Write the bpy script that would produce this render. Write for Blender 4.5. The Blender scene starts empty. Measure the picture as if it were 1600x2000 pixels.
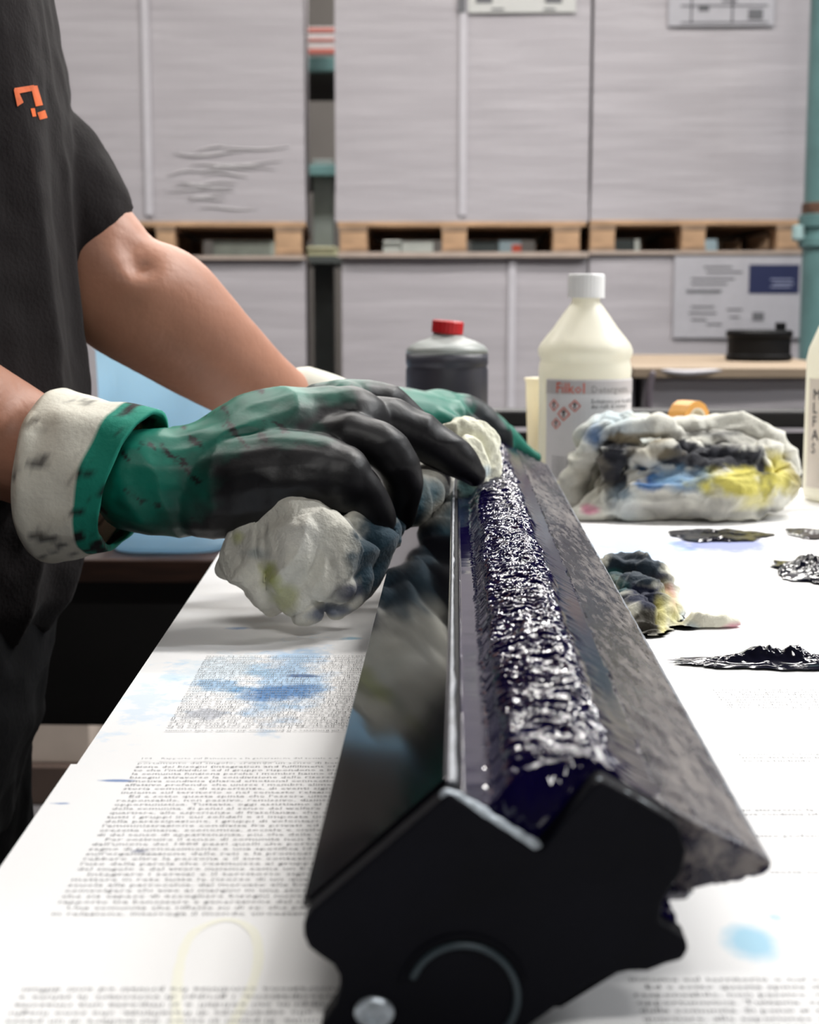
import bpy, bmesh, math, random
import numpy as np
from mathutils import Vector, Matrix, noise
from mathutils.bvhtree import BVHTree

# ------------------------------------------------------------------ camera, world, light, exposure
SC = bpy.context.scene
COL = SC.collection
F = 3000.0
TH = math.atan(410 / F)                       # pitch down
PS = math.atan(90 / F * math.cos(TH))         # yaw left
CAM = Vector((0, 0, 1.112))
cd = bpy.data.cameras.new('camera')
cam = bpy.data.objects.new('camera', cd); COL.objects.link(cam)
cam.location = CAM
cam.rotation_euler = (math.pi / 2 - TH, 0, PS)
cd.sensor_fit = 'VERTICAL'; cd.sensor_height = 36.0; cd.sensor_width = 28.8
cd.lens = 36.0 * F / 2000.0
cd.clip_start = 0.02; cd.clip_end = 60
cd.dof.use_dof = True; cd.dof.focus_distance = 0.86; cd.dof.aperture_fstop = 13.0
SC.camera = cam
w = bpy.data.worlds.new('world'); SC.world = w; w.use_nodes = True
w.node_tree.nodes['Background'].inputs[0].default_value = (0.9, 0.95, 1.0, 1)
w.node_tree.nodes['Background'].inputs[1].default_value = 0.25
SC.view_settings.view_transform = 'Standard'; SC.view_settings.look = 'None'
SC.view_settings.gamma = 1.0; SC.view_settings.use_curve_mapping = False
SC.view_settings.exposure = 0.10
LIGHTS = [  # x, y, z, size x, size y, watts, colour : ceiling light fittings, two of them added as fill
    (-0.8, 2.3, 3.3, 1.3, 0.16, 30, (1.0, 0.97, 0.92)),
    (1.5, 2.3, 3.3, 1.3, 0.16, 85, (1.0, 0.98, 0.95)),
    (3.4, 1.6, 3.3, 1.3, 0.16, 95, (0.96, 0.98, 1.0)),
    (0.3, 3.6, 3.4, 1.3, 0.16, 45, (1.0, 0.96, 0.92)),
    (-2.2, 3.6, 3.4, 1.3, 0.16, 30, (1.0, 0.97, 0.92)),
    (2.8, 3.6, 3.4, 1.3, 0.16, 42, (0.96, 0.98, 1.0)),
    (0.1, 6.5, 3.3, 2.2, 0.16, 105, (1.0, 0.97, 0.92)),  # added to brighten the boxes and the gap behind the stacks
    (0.5, -1.2, 3.2, 1.3, 0.16, 30, (1.0, 0.98, 0.95)),  # added front fill for faces turned towards the camera
    (-0.8, 8.3, 4.2, 1.3, 0.16, 60, (1.0, 0.97, 0.92)),
]

FW = Vector((-math.sin(PS) * math.cos(TH), math.cos(PS) * math.cos(TH), -math.sin(TH)))
RT = Vector((math.cos(PS), math.sin(PS), 0))
UP = RT.cross(FW)
def ray(px, py): return FW + RT * ((px - 800) / F) + UP * ((1000 - py) / F)
def P(px, py, Y):                              # the point at depth Y seen at that spot of the photograph
    d = ray(px, py); return CAM + d * (Y / d.y)
TZ = 0.9                                       # table top
def T(px, py, z=TZ):
    d = ray(px, py); return CAM + d * ((z - CAM.z) / d.z)
def R(rpx, Y): return rpx * Y / F

# ------------------------------------------------------------------ materials
MATS = {}
def mat(name, col=(0.5, 0.5, 0.5), rough=0.6, metal=0.0, spec=0.5, coat=0.0, sss=0.0, nscale=0, namt=0.0, bump=0.0, bscale=50.0, trans=0.0, transl=0.0, sheen=0.0, attr=False, stretch=None, emit=None):
    if name in MATS: return MATS[name]
    m = bpy.data.materials.new(name); m.use_nodes = True; MATS[name] = m
    nt = m.node_tree; b = nt.nodes['Principled BSDF']
    b.inputs['Base Color'].default_value = (*col, 1); b.inputs['Roughness'].default_value = rough
    b.inputs['Metallic'].default_value = metal; b.inputs['Specular IOR Level'].default_value = spec
    b.inputs['Coat Weight'].default_value = coat; b.inputs['Coat Roughness'].default_value = 0.05
    b.inputs['Subsurface Weight'].default_value = sss; b.inputs['Subsurface Scale'].default_value = 0.006; b.inputs['Subsurface Radius'].default_value = (1, .6, .45) if name == 'skin' else (1, 1, 1)
    b.inputs['Transmission Weight'].default_value = trans
    b.inputs['Sheen Weight'].default_value = sheen; b.inputs['Sheen Roughness'].default_value = 0.5
    tc = nt.nodes.new('ShaderNodeTexCoord'); vec = tc.outputs['Object']
    if stretch:
        mp = nt.nodes.new('ShaderNodeMapping'); mp.inputs['Scale'].default_value = stretch
        nt.links.new(vec, mp.inputs['Vector']); vec = mp.outputs['Vector']
    base = None
    if attr:
        a = nt.nodes.new('ShaderNodeAttribute'); a.attribute_name = 'Col'; base = a.outputs['Color']
        nt.links.new(base, b.inputs['Base Color'])
    if namt:
        n = nt.nodes.new('ShaderNodeTexNoise'); n.inputs['Scale'].default_value = nscale; n.inputs['Detail'].default_value = 6
        nt.links.new(vec, n.inputs['Vector'])
        mr = nt.nodes.new('ShaderNodeMapRange'); mr.inputs['From Min'].default_value = 0.3; mr.inputs['From Max'].default_value = 0.7
        mr.inputs['To Min'].default_value = 1 - namt; mr.inputs['To Max'].default_value = 1 + namt
        nt.links.new(n.outputs['Fac'], mr.inputs['Value'])
        mx = nt.nodes.new('ShaderNodeMix'); mx.data_type = 'RGBA'; mx.blend_type = 'MULTIPLY'; mx.inputs['Factor'].default_value = 1
        if base: nt.links.new(base, mx.inputs['A'])
        else: mx.inputs['A'].default_value = (*col, 1)
        nt.links.new(mr.outputs['Result'], mx.inputs['B']); nt.links.new(mx.outputs['Result'], b.inputs['Base Color'])
    if bump:
        n2 = nt.nodes.new('ShaderNodeTexNoise'); n2.inputs['Scale'].default_value = bscale; n2.inputs['Detail'].default_value = 5
        nt.links.new(vec, n2.inputs['Vector'])
        bp = nt.nodes.new('ShaderNodeBump'); bp.inputs['Strength'].default_value = bump; bp.inputs['Distance'].default_value = 0.002
        nt.links.new(n2.outputs['Fac'], bp.inputs['Height']); nt.links.new(bp.outputs['Normal'], b.inputs['Normal'])
    if transl:
        tl_ = nt.nodes.new('ShaderNodeBsdfTranslucent'); tl_.inputs['Color'].default_value = (*[min(1, c_ * 1.08) for c_ in col], 1)
        ms = nt.nodes.new('ShaderNodeMixShader'); ms.inputs[0].default_value = transl
        nt.links.new(b.outputs[0], ms.inputs[1]); nt.links.new(tl_.outputs[0], ms.inputs[2]); nt.links.new(ms.outputs[0], nt.nodes['Material Output'].inputs['Surface'])
    if emit:
        b.inputs['Emission Color'].default_value = (*emit[0], 1); b.inputs['Emission Strength'].default_value = emit[1]
    return m

def blob_material(name, base, blobs, rough=0.7, nz=35.0, spec=0.3):
    """flat stains with a shape of their own on a sheet: blobs = (centre xy local, half sizes, colour, strength, raggedness)"""
    m = mat(name, base, rough, spec=spec)
    nt = m.node_tree; b = nt.nodes['Principled BSDF']
    tc = nt.nodes.new('ShaderNodeTexCoord')
    n = nt.nodes.new('ShaderNodeTexNoise'); n.inputs['Scale'].default_value = nz; n.inputs['Detail'].default_value = 8; n.inputs['Roughness'].default_value = 0.65
    nt.links.new(tc.outputs['Object'], n.inputs['Vector'])
    prev = None
    for (c, s, colr, k, rag) in blobs:
        mp = nt.nodes.new('ShaderNodeMapping'); mp.vector_type = 'POINT'
        mp.inputs['Location'].default_value = (-c[0] / s[0], -c[1] / s[1], 0); mp.inputs['Scale'].default_value = (1 / s[0], 1 / s[1], 0)
        nt.links.new(tc.outputs['Object'], mp.inputs['Vector'])
        ln = nt.nodes.new('ShaderNodeVectorMath'); ln.operation = 'LENGTH'; nt.links.new(mp.outputs['Vector'], ln.inputs[0])
        ad = nt.nodes.new('ShaderNodeMath'); ad.operation = 'MULTIPLY_ADD'; ad.inputs[1].default_value = rag * 11
        nt.links.new(n.outputs['Fac'], ad.inputs[0])
        sb = nt.nodes.new('ShaderNodeMath'); sb.operation = 'SUBTRACT'; sb.inputs[1].default_value = rag * 5.5
        nt.links.new(ln.outputs['Value'], ad.inputs[2]); nt.links.new(ad.outputs[0], sb.inputs[0])
        mr = nt.nodes.new('ShaderNodeMapRange'); mr.inputs['From Min'].default_value = 1.15; mr.inputs['From Max'].default_value = 0.55
        mr.inputs['To Min'].default_value = 0; mr.inputs['To Max'].default_value = k
        nt.links.new(sb.outputs[0], mr.inputs['Value'])
        mx = nt.nodes.new('ShaderNodeMix'); mx.data_type = 'RGBA'
        nt.links.new(mr.outputs['Result'], mx.inputs['Factor'])
        if prev: nt.links.new(prev, mx.inputs['A'])
        else: mx.inputs['A'].default_value = (*base, 1)
        mx.inputs['B'].default_value = (*colr, 1); prev = mx.outputs['Result']
    if prev: nt.links.new(prev, b.inputs['Base Color'])
    return m

# ------------------------------------------------------------------ mesh helpers
WL = {}                                         # world location of each linked object
def tag(o, label=None, cat=None, group=None, kind=None):
    if label: o['label'] = label
    if cat: o['category'] = cat
    if group: o['group'] = group
    if kind: o['kind'] = kind
    return o
def thing(name, loc, label, cat, group=None):
    o = bpy.data.objects.new(name, None); COL.objects.link(o); o.location = loc; o.empty_display_size = 0.05
    WL[o.name] = Vector(loc); return tag(o, label, cat, group)
def link(name, verts, faces, m, parent=None, smooth=False, bevel=0.0, cols=None):
    """verts in world space; origin is moved to the foot of the mesh"""
    V = np.array([tuple(v) for v in verts], dtype=float) if not isinstance(verts, np.ndarray) else verts
    lo, hi = V.min(0), V.max(0); org = np.array([(lo[0] + hi[0]) / 2, (lo[1] + hi[1]) / 2, lo[2]])
    me = bpy.data.meshes.new(name); me.from_pydata((V - org).tolist(), [], [list(f) for f in faces]); me.update()
    return link_me(name, me, Vector(org), m, parent, smooth, bevel, cols)
def link_me(name, me, org, m, parent=None, smooth=False, bevel=0.0, cols=None):
    for mm in (m if isinstance(m, (list, tuple)) else [m]): me.materials.append(mm)
    if smooth: me.polygons.foreach_set('use_smooth', [True] * len(me.polygons))
    if cols is not None:
        ca = me.color_attributes.new('Col', 'FLOAT_COLOR', 'POINT')
        a = np.ones((len(me.vertices), 4), dtype=np.float32); a[:, :3] = cols; ca.data.foreach_set('color', a.ravel())
    o = bpy.data.objects.new(name, me); COL.objects.link(o)
    pw = WL[parent.name] if parent else Vector((0, 0, 0))
    if parent: o.parent = parent
    o.location = Vector(org) - pw; WL[o.name] = Vector(org)
    if bevel:
        bv = o.modifiers.new('bevel', 'BEVEL'); bv.width = bevel; bv.segments = 2; bv.limit_method = 'ANGLE'
    return o
def box(x0, x1, y0, y1, z0, z1):
    v = [(x0, y0, z0), (x1, y0, z0), (x1, y1, z0), (x0, y1, z0), (x0, y0, z1), (x1, y0, z1), (x1, y1, z1), (x0, y1, z1)]
    return v, [(0, 3, 2, 1), (4, 5, 6, 7), (0, 1, 5, 4), (1, 2, 6, 5), (2, 3, 7, 6), (3, 0, 4, 7)]
def join(parts):
    V, Fs = [], []
    for v, f in parts:
        n = len(V); V += [tuple(a) for a in v]; Fs += [tuple(i + n for i in q) for q in f]
    return V, Fs
def prism(poly, y0, y1):                        # polygon of (x, z) pushed along y
    n = len(poly)
    v = [(x, y0, z) for x, z in poly] + [(x, y1, z) for x, z in poly]
    f = [tuple(range(n)), tuple(reversed(range(n, 2 * n)))]
    f += [(i, i + n, (i + 1) % n + n, (i + 1) % n) for i in range(n)]
    return v, f
def lathe(c, prof, seg=40, sx=1.0, sy=1.0, tilt=None, cap=True):   # prof: (radius, z) upward
    v, f = [], []
    for r, z in prof:
        for k in range(seg):
            a = 2 * math.pi * k / seg; v.append(Vector((r * math.cos(a) * sx, r * math.sin(a) * sy, z)))
    for i in range(len(prof) - 1):
        for k in range(seg):
            a, b = i * seg + k, i * seg + (k + 1) % seg; f.append((a, b, b + seg, a + seg))
    if cap: f.append(tuple(reversed(range(seg)))); f.append(tuple(range((len(prof) - 1) * seg, len(prof) * seg)))
    if tilt: v = [tilt @ q for q in v]
    return [tuple(q + Vector(c)) for q in v], f
def smooth_path(pts, n=8):                      # pts: (Vector, r); Catmull-Rom
    out = []; L = len(pts)
    for i in range(L - 1):
        p = [pts[max(i - 1, 0)], pts[i], pts[i + 1], pts[min(i + 2, L - 1)]]
        for k in range(n):
            t = k / n; a = [(-t + 2 * t * t - t ** 3) / 2, (2 - 5 * t * t + 3 * t ** 3) / 2, (t + 4 * t * t - 3 * t ** 3) / 2, (-t * t + t ** 3) / 2]
            out.append((sum((p[j][0] * a[j] for j in range(4)), Vector((0, 0, 0))), max(1e-4, sum(p[j][1] * a[j] for j in range(4)))))
    out.append(pts[-1]); return out
def tube(pts, seg=16, n=6, flat=None, caps=True):   # tapered tube with round ends; flat = (axis, factor)
    path = smooth_path([(Vector(p), r) for p, r in pts], n)
    if caps:
        (p0, r0), (p1, _) = path[0], path[1]; d = (p0 - p1).normalized()
        head = [(p0 + d * r0 * math.sin(a), max(r0 * math.cos(a), r0 * 0.05)) for a in (1.5, 1.2, 0.9, 0.6, 0.3)]
        (q0, s0), (q1, _) = path[-1], path[-2]; d = (q0 - q1).normalized()
        tail = [(q0 + d * s0 * math.sin(a), max(s0 * math.cos(a), s0 * 0.05)) for a in (0.3, 0.6, 0.9, 1.2, 1.5)]
        path = head + path + tail
    v, f = [], []; prev = None
    for i, (p, r) in enumerate(path):
        a, b = path[max(i - 1, 0)][0], path[min(i + 1, len(path) - 1)][0]
        t = (b - a).normalized()
        if prev is None:
            u = t.orthogonal().normalized()
        else:
            u = (prev - t * prev.dot(t)).normalized()
        prev = u; w_ = t.cross(u)
        for k in range(seg):
            an = 2 * math.pi * k / seg; o = (u * math.cos(an) + w_ * math.sin(an)) * r
            if flat: o = o - flat[0] * o.dot(flat[0]) * (1 - flat[1])
            v.append(p + o)
    for i in range(len(path) - 1):
        for k in range(seg):
            a, b = i * seg + k, i * seg + (k + 1) % seg; f.append((a, b, b + seg, a + seg))
    if caps: f.append(tuple(reversed(range(seg)))); f.append(tuple(range((len(path) - 1) * seg, len(path) * seg)))
    return [tuple(q) for q in v], f
def ch(*pts, **k):                              # chain in photograph spots: (px, py, depth, radius in photograph pixels)
    return tube([(P(a, b, Y), R(r, Y)) for a, b, Y, r in pts], **k)
def fuse(parts, voxel, smooth=4, disp=None):
    """one continuous skin around overlapping closed pieces"""
    V, Fs = join(parts)
    me = bpy.data.meshes.new('tmp'); me.from_pydata(V, [], Fs); me.update()
    o = bpy.data.objects.new('tmp', me); COL.objects.link(o)
    md = o.modifiers.new('r', 'REMESH'); md.mode = 'VOXEL'; md.voxel_size = voxel; md.adaptivity = 0
    if smooth: ms = o.modifiers.new('s', 'SMOOTH'); ms.factor = 0.5; ms.iterations = smooth
    dg = bpy.context.evaluated_depsgraph_get(); dg.update()
    m2 = bpy.data.meshes.new_from_object(o.evaluated_get(dg))
    bpy.data.objects.remove(o); bpy.data.meshes.remove(me)
    n = len(m2.vertices); co = np.empty(n * 3, dtype=np.float32); m2.vertices.foreach_get('co', co); co = co.reshape(-1, 3).astype(float)
    no = np.empty(n * 3, dtype=np.float32); m2.vertex_normals.foreach_get('vector', no); no = no.reshape(-1, 3)
    if disp:
        d = np.array([disp(Vector(c), Vector(q)) for c, q in zip(co, no)]); co = co + no * d[:, None]
    faces = [tuple(p.vertices) for p in m2.polygons]
    bpy.data.meshes.remove(m2)
    return co, faces
def paint(co, base, spots, nz=40.0, rag=0.35):
    """dye and stain colours of the stuff itself, ragged edges"""
    out = np.tile(np.array(base, dtype=float), (len(co), 1))
    nn = np.array([noise.fractal(Vector(c) * nz, 1.0, 2.0, 4) for c in co])
    for (c, r, colr, soft, k) in spots:
        c = np.array(c); r = np.array(r if hasattr(r, '__len__') else (r, r, r))
        d = np.sqrt((((co - c) / r) ** 2).sum(1)) + nn * rag
        a = np.clip((1 + soft - d) / (2 * soft), 0, 1) * k
        out = out * (1 - a[:, None]) + np.array(colr)[None] * a[:, None]
    return out
def text_mesh(body, size=0.01, width=None, spacing=1.0, align='LEFT', line=1.0):
    cu = bpy.data.curves.new('t', 'FONT'); cu.body = body; cu.size = size; cu.resolution_u = 1; cu.align_x = align; cu.space_line = line; cu.space_character = spacing
    o = bpy.data.objects.new('t', cu); COL.objects.link(o)
    dg = bpy.context.evaluated_depsgraph_get(); dg.update()
    me = bpy.data.meshes.new_from_object(o.evaluated_get(dg))
    V = np.array([tuple(v.co) for v in me.vertices]); Fs = [tuple(p.vertices) for p in me.polygons]
    bpy.data.objects.remove(o); bpy.data.curves.remove(cu); bpy.data.meshes.remove(me)
    return V, Fs
def struct(o): o['kind'] = 'structure'; return o

# ------------------------------------------------------------------ the room
M_floor = mat('floor_concrete', (0.12, 0.115, 0.12), 0.5, nscale=3, namt=0.2, bump=0.2, bscale=30)
M_wall = mat('wall_paint', (0.17, 0.155, 0.145), 0.9, nscale=2, namt=0.12)
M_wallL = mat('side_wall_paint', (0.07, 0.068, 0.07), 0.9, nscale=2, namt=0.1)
M_ceil = mat('ceiling_paint', (0.10, 0.10, 0.10), 0.9, nscale=2, namt=0.05)
X0, X1, Y0, Y1, ZC = -6.0, 6.5, -3.5, 10.0, 5.2
struct(link('floor', *box(X0, X1, Y0, Y1, -0.1, 0), M_floor))
struct(link('ceiling', *box(X0, X1, Y0, Y1, ZC, ZC + 0.1), M_ceil))
struct(link('wall_back', *box(X0, X1, Y1, Y1 + 0.1, 0, ZC), M_wall))
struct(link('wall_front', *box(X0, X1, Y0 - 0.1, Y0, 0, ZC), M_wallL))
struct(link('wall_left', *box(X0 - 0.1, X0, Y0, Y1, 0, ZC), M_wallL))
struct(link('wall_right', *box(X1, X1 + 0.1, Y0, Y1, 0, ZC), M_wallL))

M_lampbody = mat('lamp_housing', (0.7, 0.7, 0.7), 0.5, nscale=20, namt=0.05)
for i, (x, y, z, sx, sy, wt, c) in enumerate(LIGHTS):
    t = thing('ceiling_light', (x, y, z), 'long ceiling light fitting hung out of view over the work hall, some added as fill', 'lamp', 'ceiling lights')
    link('housing', *join([box(x - sx / 2 - .03, x + sx / 2 + .03, y - sy / 2 - .03, y + sy / 2 + .03, z + 0.02, z + 0.08)]), M_lampbody, t, bevel=0.005)
    for s in (-1, 1): link('suspension_rod', *box(x + s * .5 - .004, x + s * .5 + .004, y - .004, y + .004, z + .08, ZC), M_lampbody, t)
    link('diffuser', *box(x - sx / 2, x + sx / 2, y - sy / 2, y + sy / 2, z + 0.005, z + 0.02), mat('lamp_diffuser', (0.9, 0.9, 0.9), 0.5, emit=((1, 0.98, 0.95), 8.0)), t)
    ld = bpy.data.lights.new('lamp', 'AREA'); ld.shape = 'RECTANGLE'; ld.size = sx; ld.size_y = sy; ld.energy = wt; ld.color = c
    lo = bpy.data.objects.new('lamp_light', ld); COL.objects.link(lo); lo.parent = t; lo.location = (0, 0, 0)

# ------------------------------------------------------------------ far background: rack, stacks of paper on pallets
YB = 5.3
M_teal = mat('rack_paint_teal', (0.10, 0.20, 0.20), 0.5, nscale=6, namt=0.25, bump=0.1)
M_rackgrey = mat('rack_paint_grey', (0.15, 0.17, 0.165), 0.5, nscale=8, namt=0.15)
M_wood = mat('pallet_wood', (0.46, 0.29, 0.17), 0.8, nscale=12, namt=0.25, bump=0.3, stretch=(1, 6, 6))
M_wood_d = mat('pallet_wood_dark', (0.30, 0.20, 0.13), 0.8, nscale=12, namt=0.25, bump=0.3)

def stack_material():
    m = mat('wrapped_paper', (0.41, 0.385, 0.405), 0.42, spec=0.35)
    nt = m.node_tree; b = nt.nodes['Principled BSDF']
    tc = nt.nodes.new('ShaderNodeTexCoord')
    mp = nt.nodes.new('ShaderNodeMapping'); mp.inputs['Scale'].default_value = (0.4, 0.4, 60)
    nt.links.new(tc.outputs['Object'], mp.inputs['Vector'])
    n = nt.nodes.new('ShaderNodeTexNoise'); n.inputs['Scale'].default_value = 2; n.inputs['Detail'].default_value = 3
    nt.links.new(mp.outputs['Vector'], n.inputs['Vector'])
    mr = nt.nodes.new('ShaderNodeMapRange'); mr.inputs['To Min'].default_value = 0.9; mr.inputs['To Max'].default_value = 1.1
    nt.links.new(n.outputs['Fac'], mr.inputs['Value'])
    mx = nt.nodes.new('ShaderNodeMix'); mx.data_type = 'RGBA'; mx.blend_type = 'MULTIPLY'; mx.inputs['Factor'].default_value = 1
    mx.inputs['A'].default_value = (0.41, 0.385, 0.405, 1); nt.links.new(mr.outputs['Result'], mx.inputs['B']); nt.links.new(mx.outputs['Result'], b.inputs['Base Color'])
    n2 = nt.nodes.new('ShaderNodeTexNoise'); n2.inputs['Scale'].default_value = 3; n2.inputs['Detail'].default_value = 4
    mp2 = nt.nodes.new('ShaderNodeMapping'); mp2.inputs['Scale'].default_value = (0.6, 0.6, 5)
    nt.links.new(tc.outputs['Object'], mp2.inputs['Vector']); nt.links.new(mp2.outputs['Vector'], n2.inputs['Vector'])
    bp = nt.nodes.new('ShaderNodeBump'); bp.inputs['Strength'].default_value = 0.35; bp.inputs['Distance'].default_value = 0.02
    nt.links.new(n2.outputs['Fac'], bp.inputs['Height']); nt.links.new(bp.outputs['Normal'], b.inputs['Normal'])
    return m
M_stack = stack_material()
M_film = mat('film_fold', (0.52, 0.5, 0.53), 0.3, spec=0.5, nscale=10, namt=0.05)
M_label = mat('paper_label', (0.42, 0.41, 0.44), 0.6, nscale=30, namt=0.04)
M_print = mat('label_print_grey', (0.13, 0.13, 0.14), 0.7)
M_navy = mat('label_navy', (0.012, 0.018, 0.07), 0.5)

def stack_mesh(xa, xb, za, zb, ya, yb, seed):
    nx, nz = 12, 24; random.seed(seed)
    v, f = [], []
    ring = []
    for j in range(nz + 1):
        z = za + (zb - za) * j / nz
        sq = 0.0025 * max(0, 1 - j / 3.0)
        pts = []
        for i in range(nx + 1): x = xa - sq + (xb - xa + 2 * sq) * i / nx; pts.append((x, ya - sq + 0.004 * noise.noise(Vector((x * 4, z * 9, seed))), z))
        for i in range(1, 5): pts.append((xb + sq, ya + (yb - ya) * i / 4, z))
        for i in range(1, nx + 1): pts.append((xb - (xb - xa) * i / nx, yb, z))
        for i in range(1, 4): pts.append((xa - sq, yb - (yb - ya) * i / 4, z))
        n = len(pts); v += pts; ring.append(n)
    n = ring[0]
    for j in range(nz):
        for i in range(n): a, b = j * n + i, j * n + (i + 1) % n; f.append((a, b, b + n, a + n))
    f.append(tuple(reversed(range(n)))); f.append(tuple(range(nz * n, (nz + 1) * n)))
    return v, f
def paper_stack(pxa, pxb, za, zb, seam, label, seed, ya=YB, depth=1.15, kids=None):
    xa, xb = P(pxa, 590, ya).x, P(pxb, 590, ya).x
    t = thing('paper_stack', ((xa + xb) / 2, ya + depth / 2, za), label, 'paper stack')
    link('wrapped_sheets', *stack_mesh(xa, xb, za, zb, ya, ya + depth, seed), M_stack, t, smooth=False)
    for s in seam:
        x = P(s, 590, ya).x
        link('film_seam', *box(x - 0.012, x + 0.012, ya - 0.012, ya + 0.01, za + .02, zb - 0.01), M_film, t)
    if kids: kids(t)
    return t
def pallet(pxa, pxb, blocks, z0, z1, label, ya=YB - 0.01, depth=1.2, m=None):
    xa, xb = P(pxa, 590, ya).x, P(pxb, 590, ya).x
    t = thing('pallet', ((xa + xb) / 2, ya + depth / 2, z0), label, 'pallet')
    m = m or M_wood
    h = z1 - z0; bt = 0.017
    for k in range(7):                          # deck boards run sideways
        y = ya + k * (depth - 0.1) / 6
        link('deck_board', *box(xa, xb, y, y + 0.1, z1 - bt, z1), m if k else M_wood, t, bevel=0.002)
    for (ba, bb) in blocks:
        xc0, xc1 = P(ba, 590, ya).x, P(bb, 590, ya).x
        link('stringer_board', *box(xc0, xc1, ya, ya + depth, z1 - 2 * bt, z1 - bt), M_wood_d, t)
        for y in (ya + .002, ya + depth / 2 - .07, ya + depth - .142):
            link('block', *box(xc0 + .002, xc1 - .002, y, y + 0.14, z0 + 0.012, z1 - 2 * bt), m, t, bevel=0.002)
        link('bottom_board', *box(xc0, xc1, ya, ya + depth, z0, z0 + 0.012), M_wood_d, t)
    return t
zPt = P(800, 433, YB).z; zPb = P(800, 493, YB).z; zTop = 2.5

def lab_lines(t, x0px, x1px, rows, Y, m=M_print, hpx=3):
    for (y, a, b) in rows:
        p, q = P(a, y - hpx, Y), P(b, y + hpx, Y)
        link('print_line', *box(p.x, q.x, Y - 0.0008, Y, q.z, p.z), m, t)
def kids_mid(t):
    Y = YB - 0.014
    p, q = P(915, -40, Y), P(1125, 24, Y); lb = link('label', *box(p.x, q.x, Y, Y + 0.003, q.z, p.z), mat('label_white', (0.52, 0.52, 0.5), 0.6, nscale=30, namt=0.03), t)
    p, q = P(895, -60, Y), P(910, 24, Y); link('barcode_strip', *box(p.x, q.x, Y - .001, Y + 0.003, q.z, p.z), M_print, t)
    for a, b, y0, y1 in ((930, 962, -10, 6), (1065, 1098, -10, 6), (960, 985, 16, 20), (1062, 1085, 16, 20)):
        p, q = P(a, y0, Y), P(b, y1, Y); link('print_mark', *box(p.x, q.x, Y - .002, Y - .001, q.z, p.z), M_print, t)
def kids_right(t):
    Y = YB - 0.014
    p, q = P(1308, -60, Y), P(1512, 50, Y); link('label', *box(p.x, q.x, Y, Y + 0.003, q.z, p.z), M_label, t)
    for a, b, y0, y1 in ((1350, 1352, -20, 45), (1430, 1432, -20, 45), (1330, 1500, 43, 45), (1330, 1500, 10, 12), (1462, 1490, 18, 38), (1365, 1385, 10, 22), (1410, 1440, 0, 4)):
        p, q = P(a, y0, Y), P(b, y1, Y); link('print_mark', *box(p.x, q.x, Y - .002, Y - .001, q.z, p.z), M_print, t)
def kids_lowright(t):
    Y = YB - 0.014
    p, q = P(1318, 500, Y), P(1572, 660, Y); link('label', *box(p.x, q.x, Y, Y + 0.003, q.z, p.z), M_label, t)
    p, q = P(1464, 517, Y), P(1560, 573, Y); nv = link('label_panel', *box(p.x, q.x, Y - .002, Y - .001, q.z, p.z), M_navy, t); nv['label'] = 'navy blue printed panel'
    rows = [(522, 1375, 1430), (532, 1380, 1450), (545, 1350, 1435), (555, 1350, 1420), (568, 1340, 1410), (571, 1342, 1408), (600, 1350, 1395), (612, 1345, 1400), (625, 1350, 1380), (634, 1380, 1410), (605, 1420, 1450), (620, 1425, 1445)]
    for (y, a, b) in rows:
        p, q = P(a, y - 2, Y), P(b, y + 1, Y); link('print_line', *box(p.x, q.x, Y - .002, Y - .001, q.z, p.z), M_print, t)
    for (y, a, b) in ((546, 1505, 1548), (554, 1510, 1550), (560, 1505, 1545)):
        p, q = P(a, y - 1.5, Y), P(b, y + 1.5, Y); link('print_line', *box(p.x, q.x, Y - .004, Y - .003, q.z, p.z), mat('label_print_pale', (0.25, 0.27, 0.4), 0.6), t)
    p, q = P(1470, 610, Y), P(1492, 626, Y); link('print_mark', *box(p.x, q.x, Y - .002, Y - .001, q.z, p.z), M_print, t)
paper_stack(98, 598, zPt, zTop, [300], 'grey film-wrapped paper stack on upper pallet behind the worker, left of the rack gap', 1)
paper_stack(657, 1146, zPt, zTop, [903], 'grey wrapped paper stack on upper middle pallet with white label at top edge', 2, kids=kids_mid)
paper_stack(1152, 1567, zPt + .004, zTop, [], 'grey wrapped paper stack on upper pallet beside the teal pipe at right', 3, kids=kids_right)
pallet(98, 598, [(98, 135), (310, 347), (537, 592)], zPb - .012, zPt, 'wooden pallet under upper left paper stack, partly behind the bare forearm', m=M_wood)
pallet(660, 1143, [(663, 718), (862, 912), (1078, 1132)], zPb, zPt, 'wooden pallet under upper middle paper stack above the dark jug')
pallet(1150, 1565, [(1150, 1200), (1328, 1376), (1513, 1562)], zPb + .004, zPt + .004, 'wooden pallet under upper right paper stack next to the teal pipe')
M_board = mat('cover_board', (0.42, 0.34, 0.29), 0.7, nscale=15, namt=0.12)
xa, xb = P(130, 590, YB).x, P(598, 590, YB).x
tag(link('cover_board', *box(xa, xb, YB - .03, YB + 1.2, zPb - .024, zPb - .012), M_board), 'thin brown cover board between lower left paper stack and its upper pallet', 'board')
xa, xb = P(662, 590, YB).x, P(1202, 590, YB).x
tag(link('cover_board', *box(xa, P(1146.5, 590, YB).x, YB - .04, YB + 1.2, zPb - .017, zPb), M_board), 'pale brown cover board on lower middle paper stack', 'board')
tag(link('cover_board', *box(P(1148.5, 590, YB).x, P(1567, 590, YB).x, YB - .02, YB + 1.2, zPb - .008, zPb + .004), M_board), 'thin cover board on lower right paper stack with the navy label', 'board')
paper_stack(135, 597, 0.14, zPb - .024, [], 'grey wrapped paper stack on the floor, seen behind the bent bare forearm', 4)
paper_stack(668, 1146, 0.14, zPb - .017, [1000], 'grey wrapped paper stack behind the dark jug and white bottle', 5)
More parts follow.
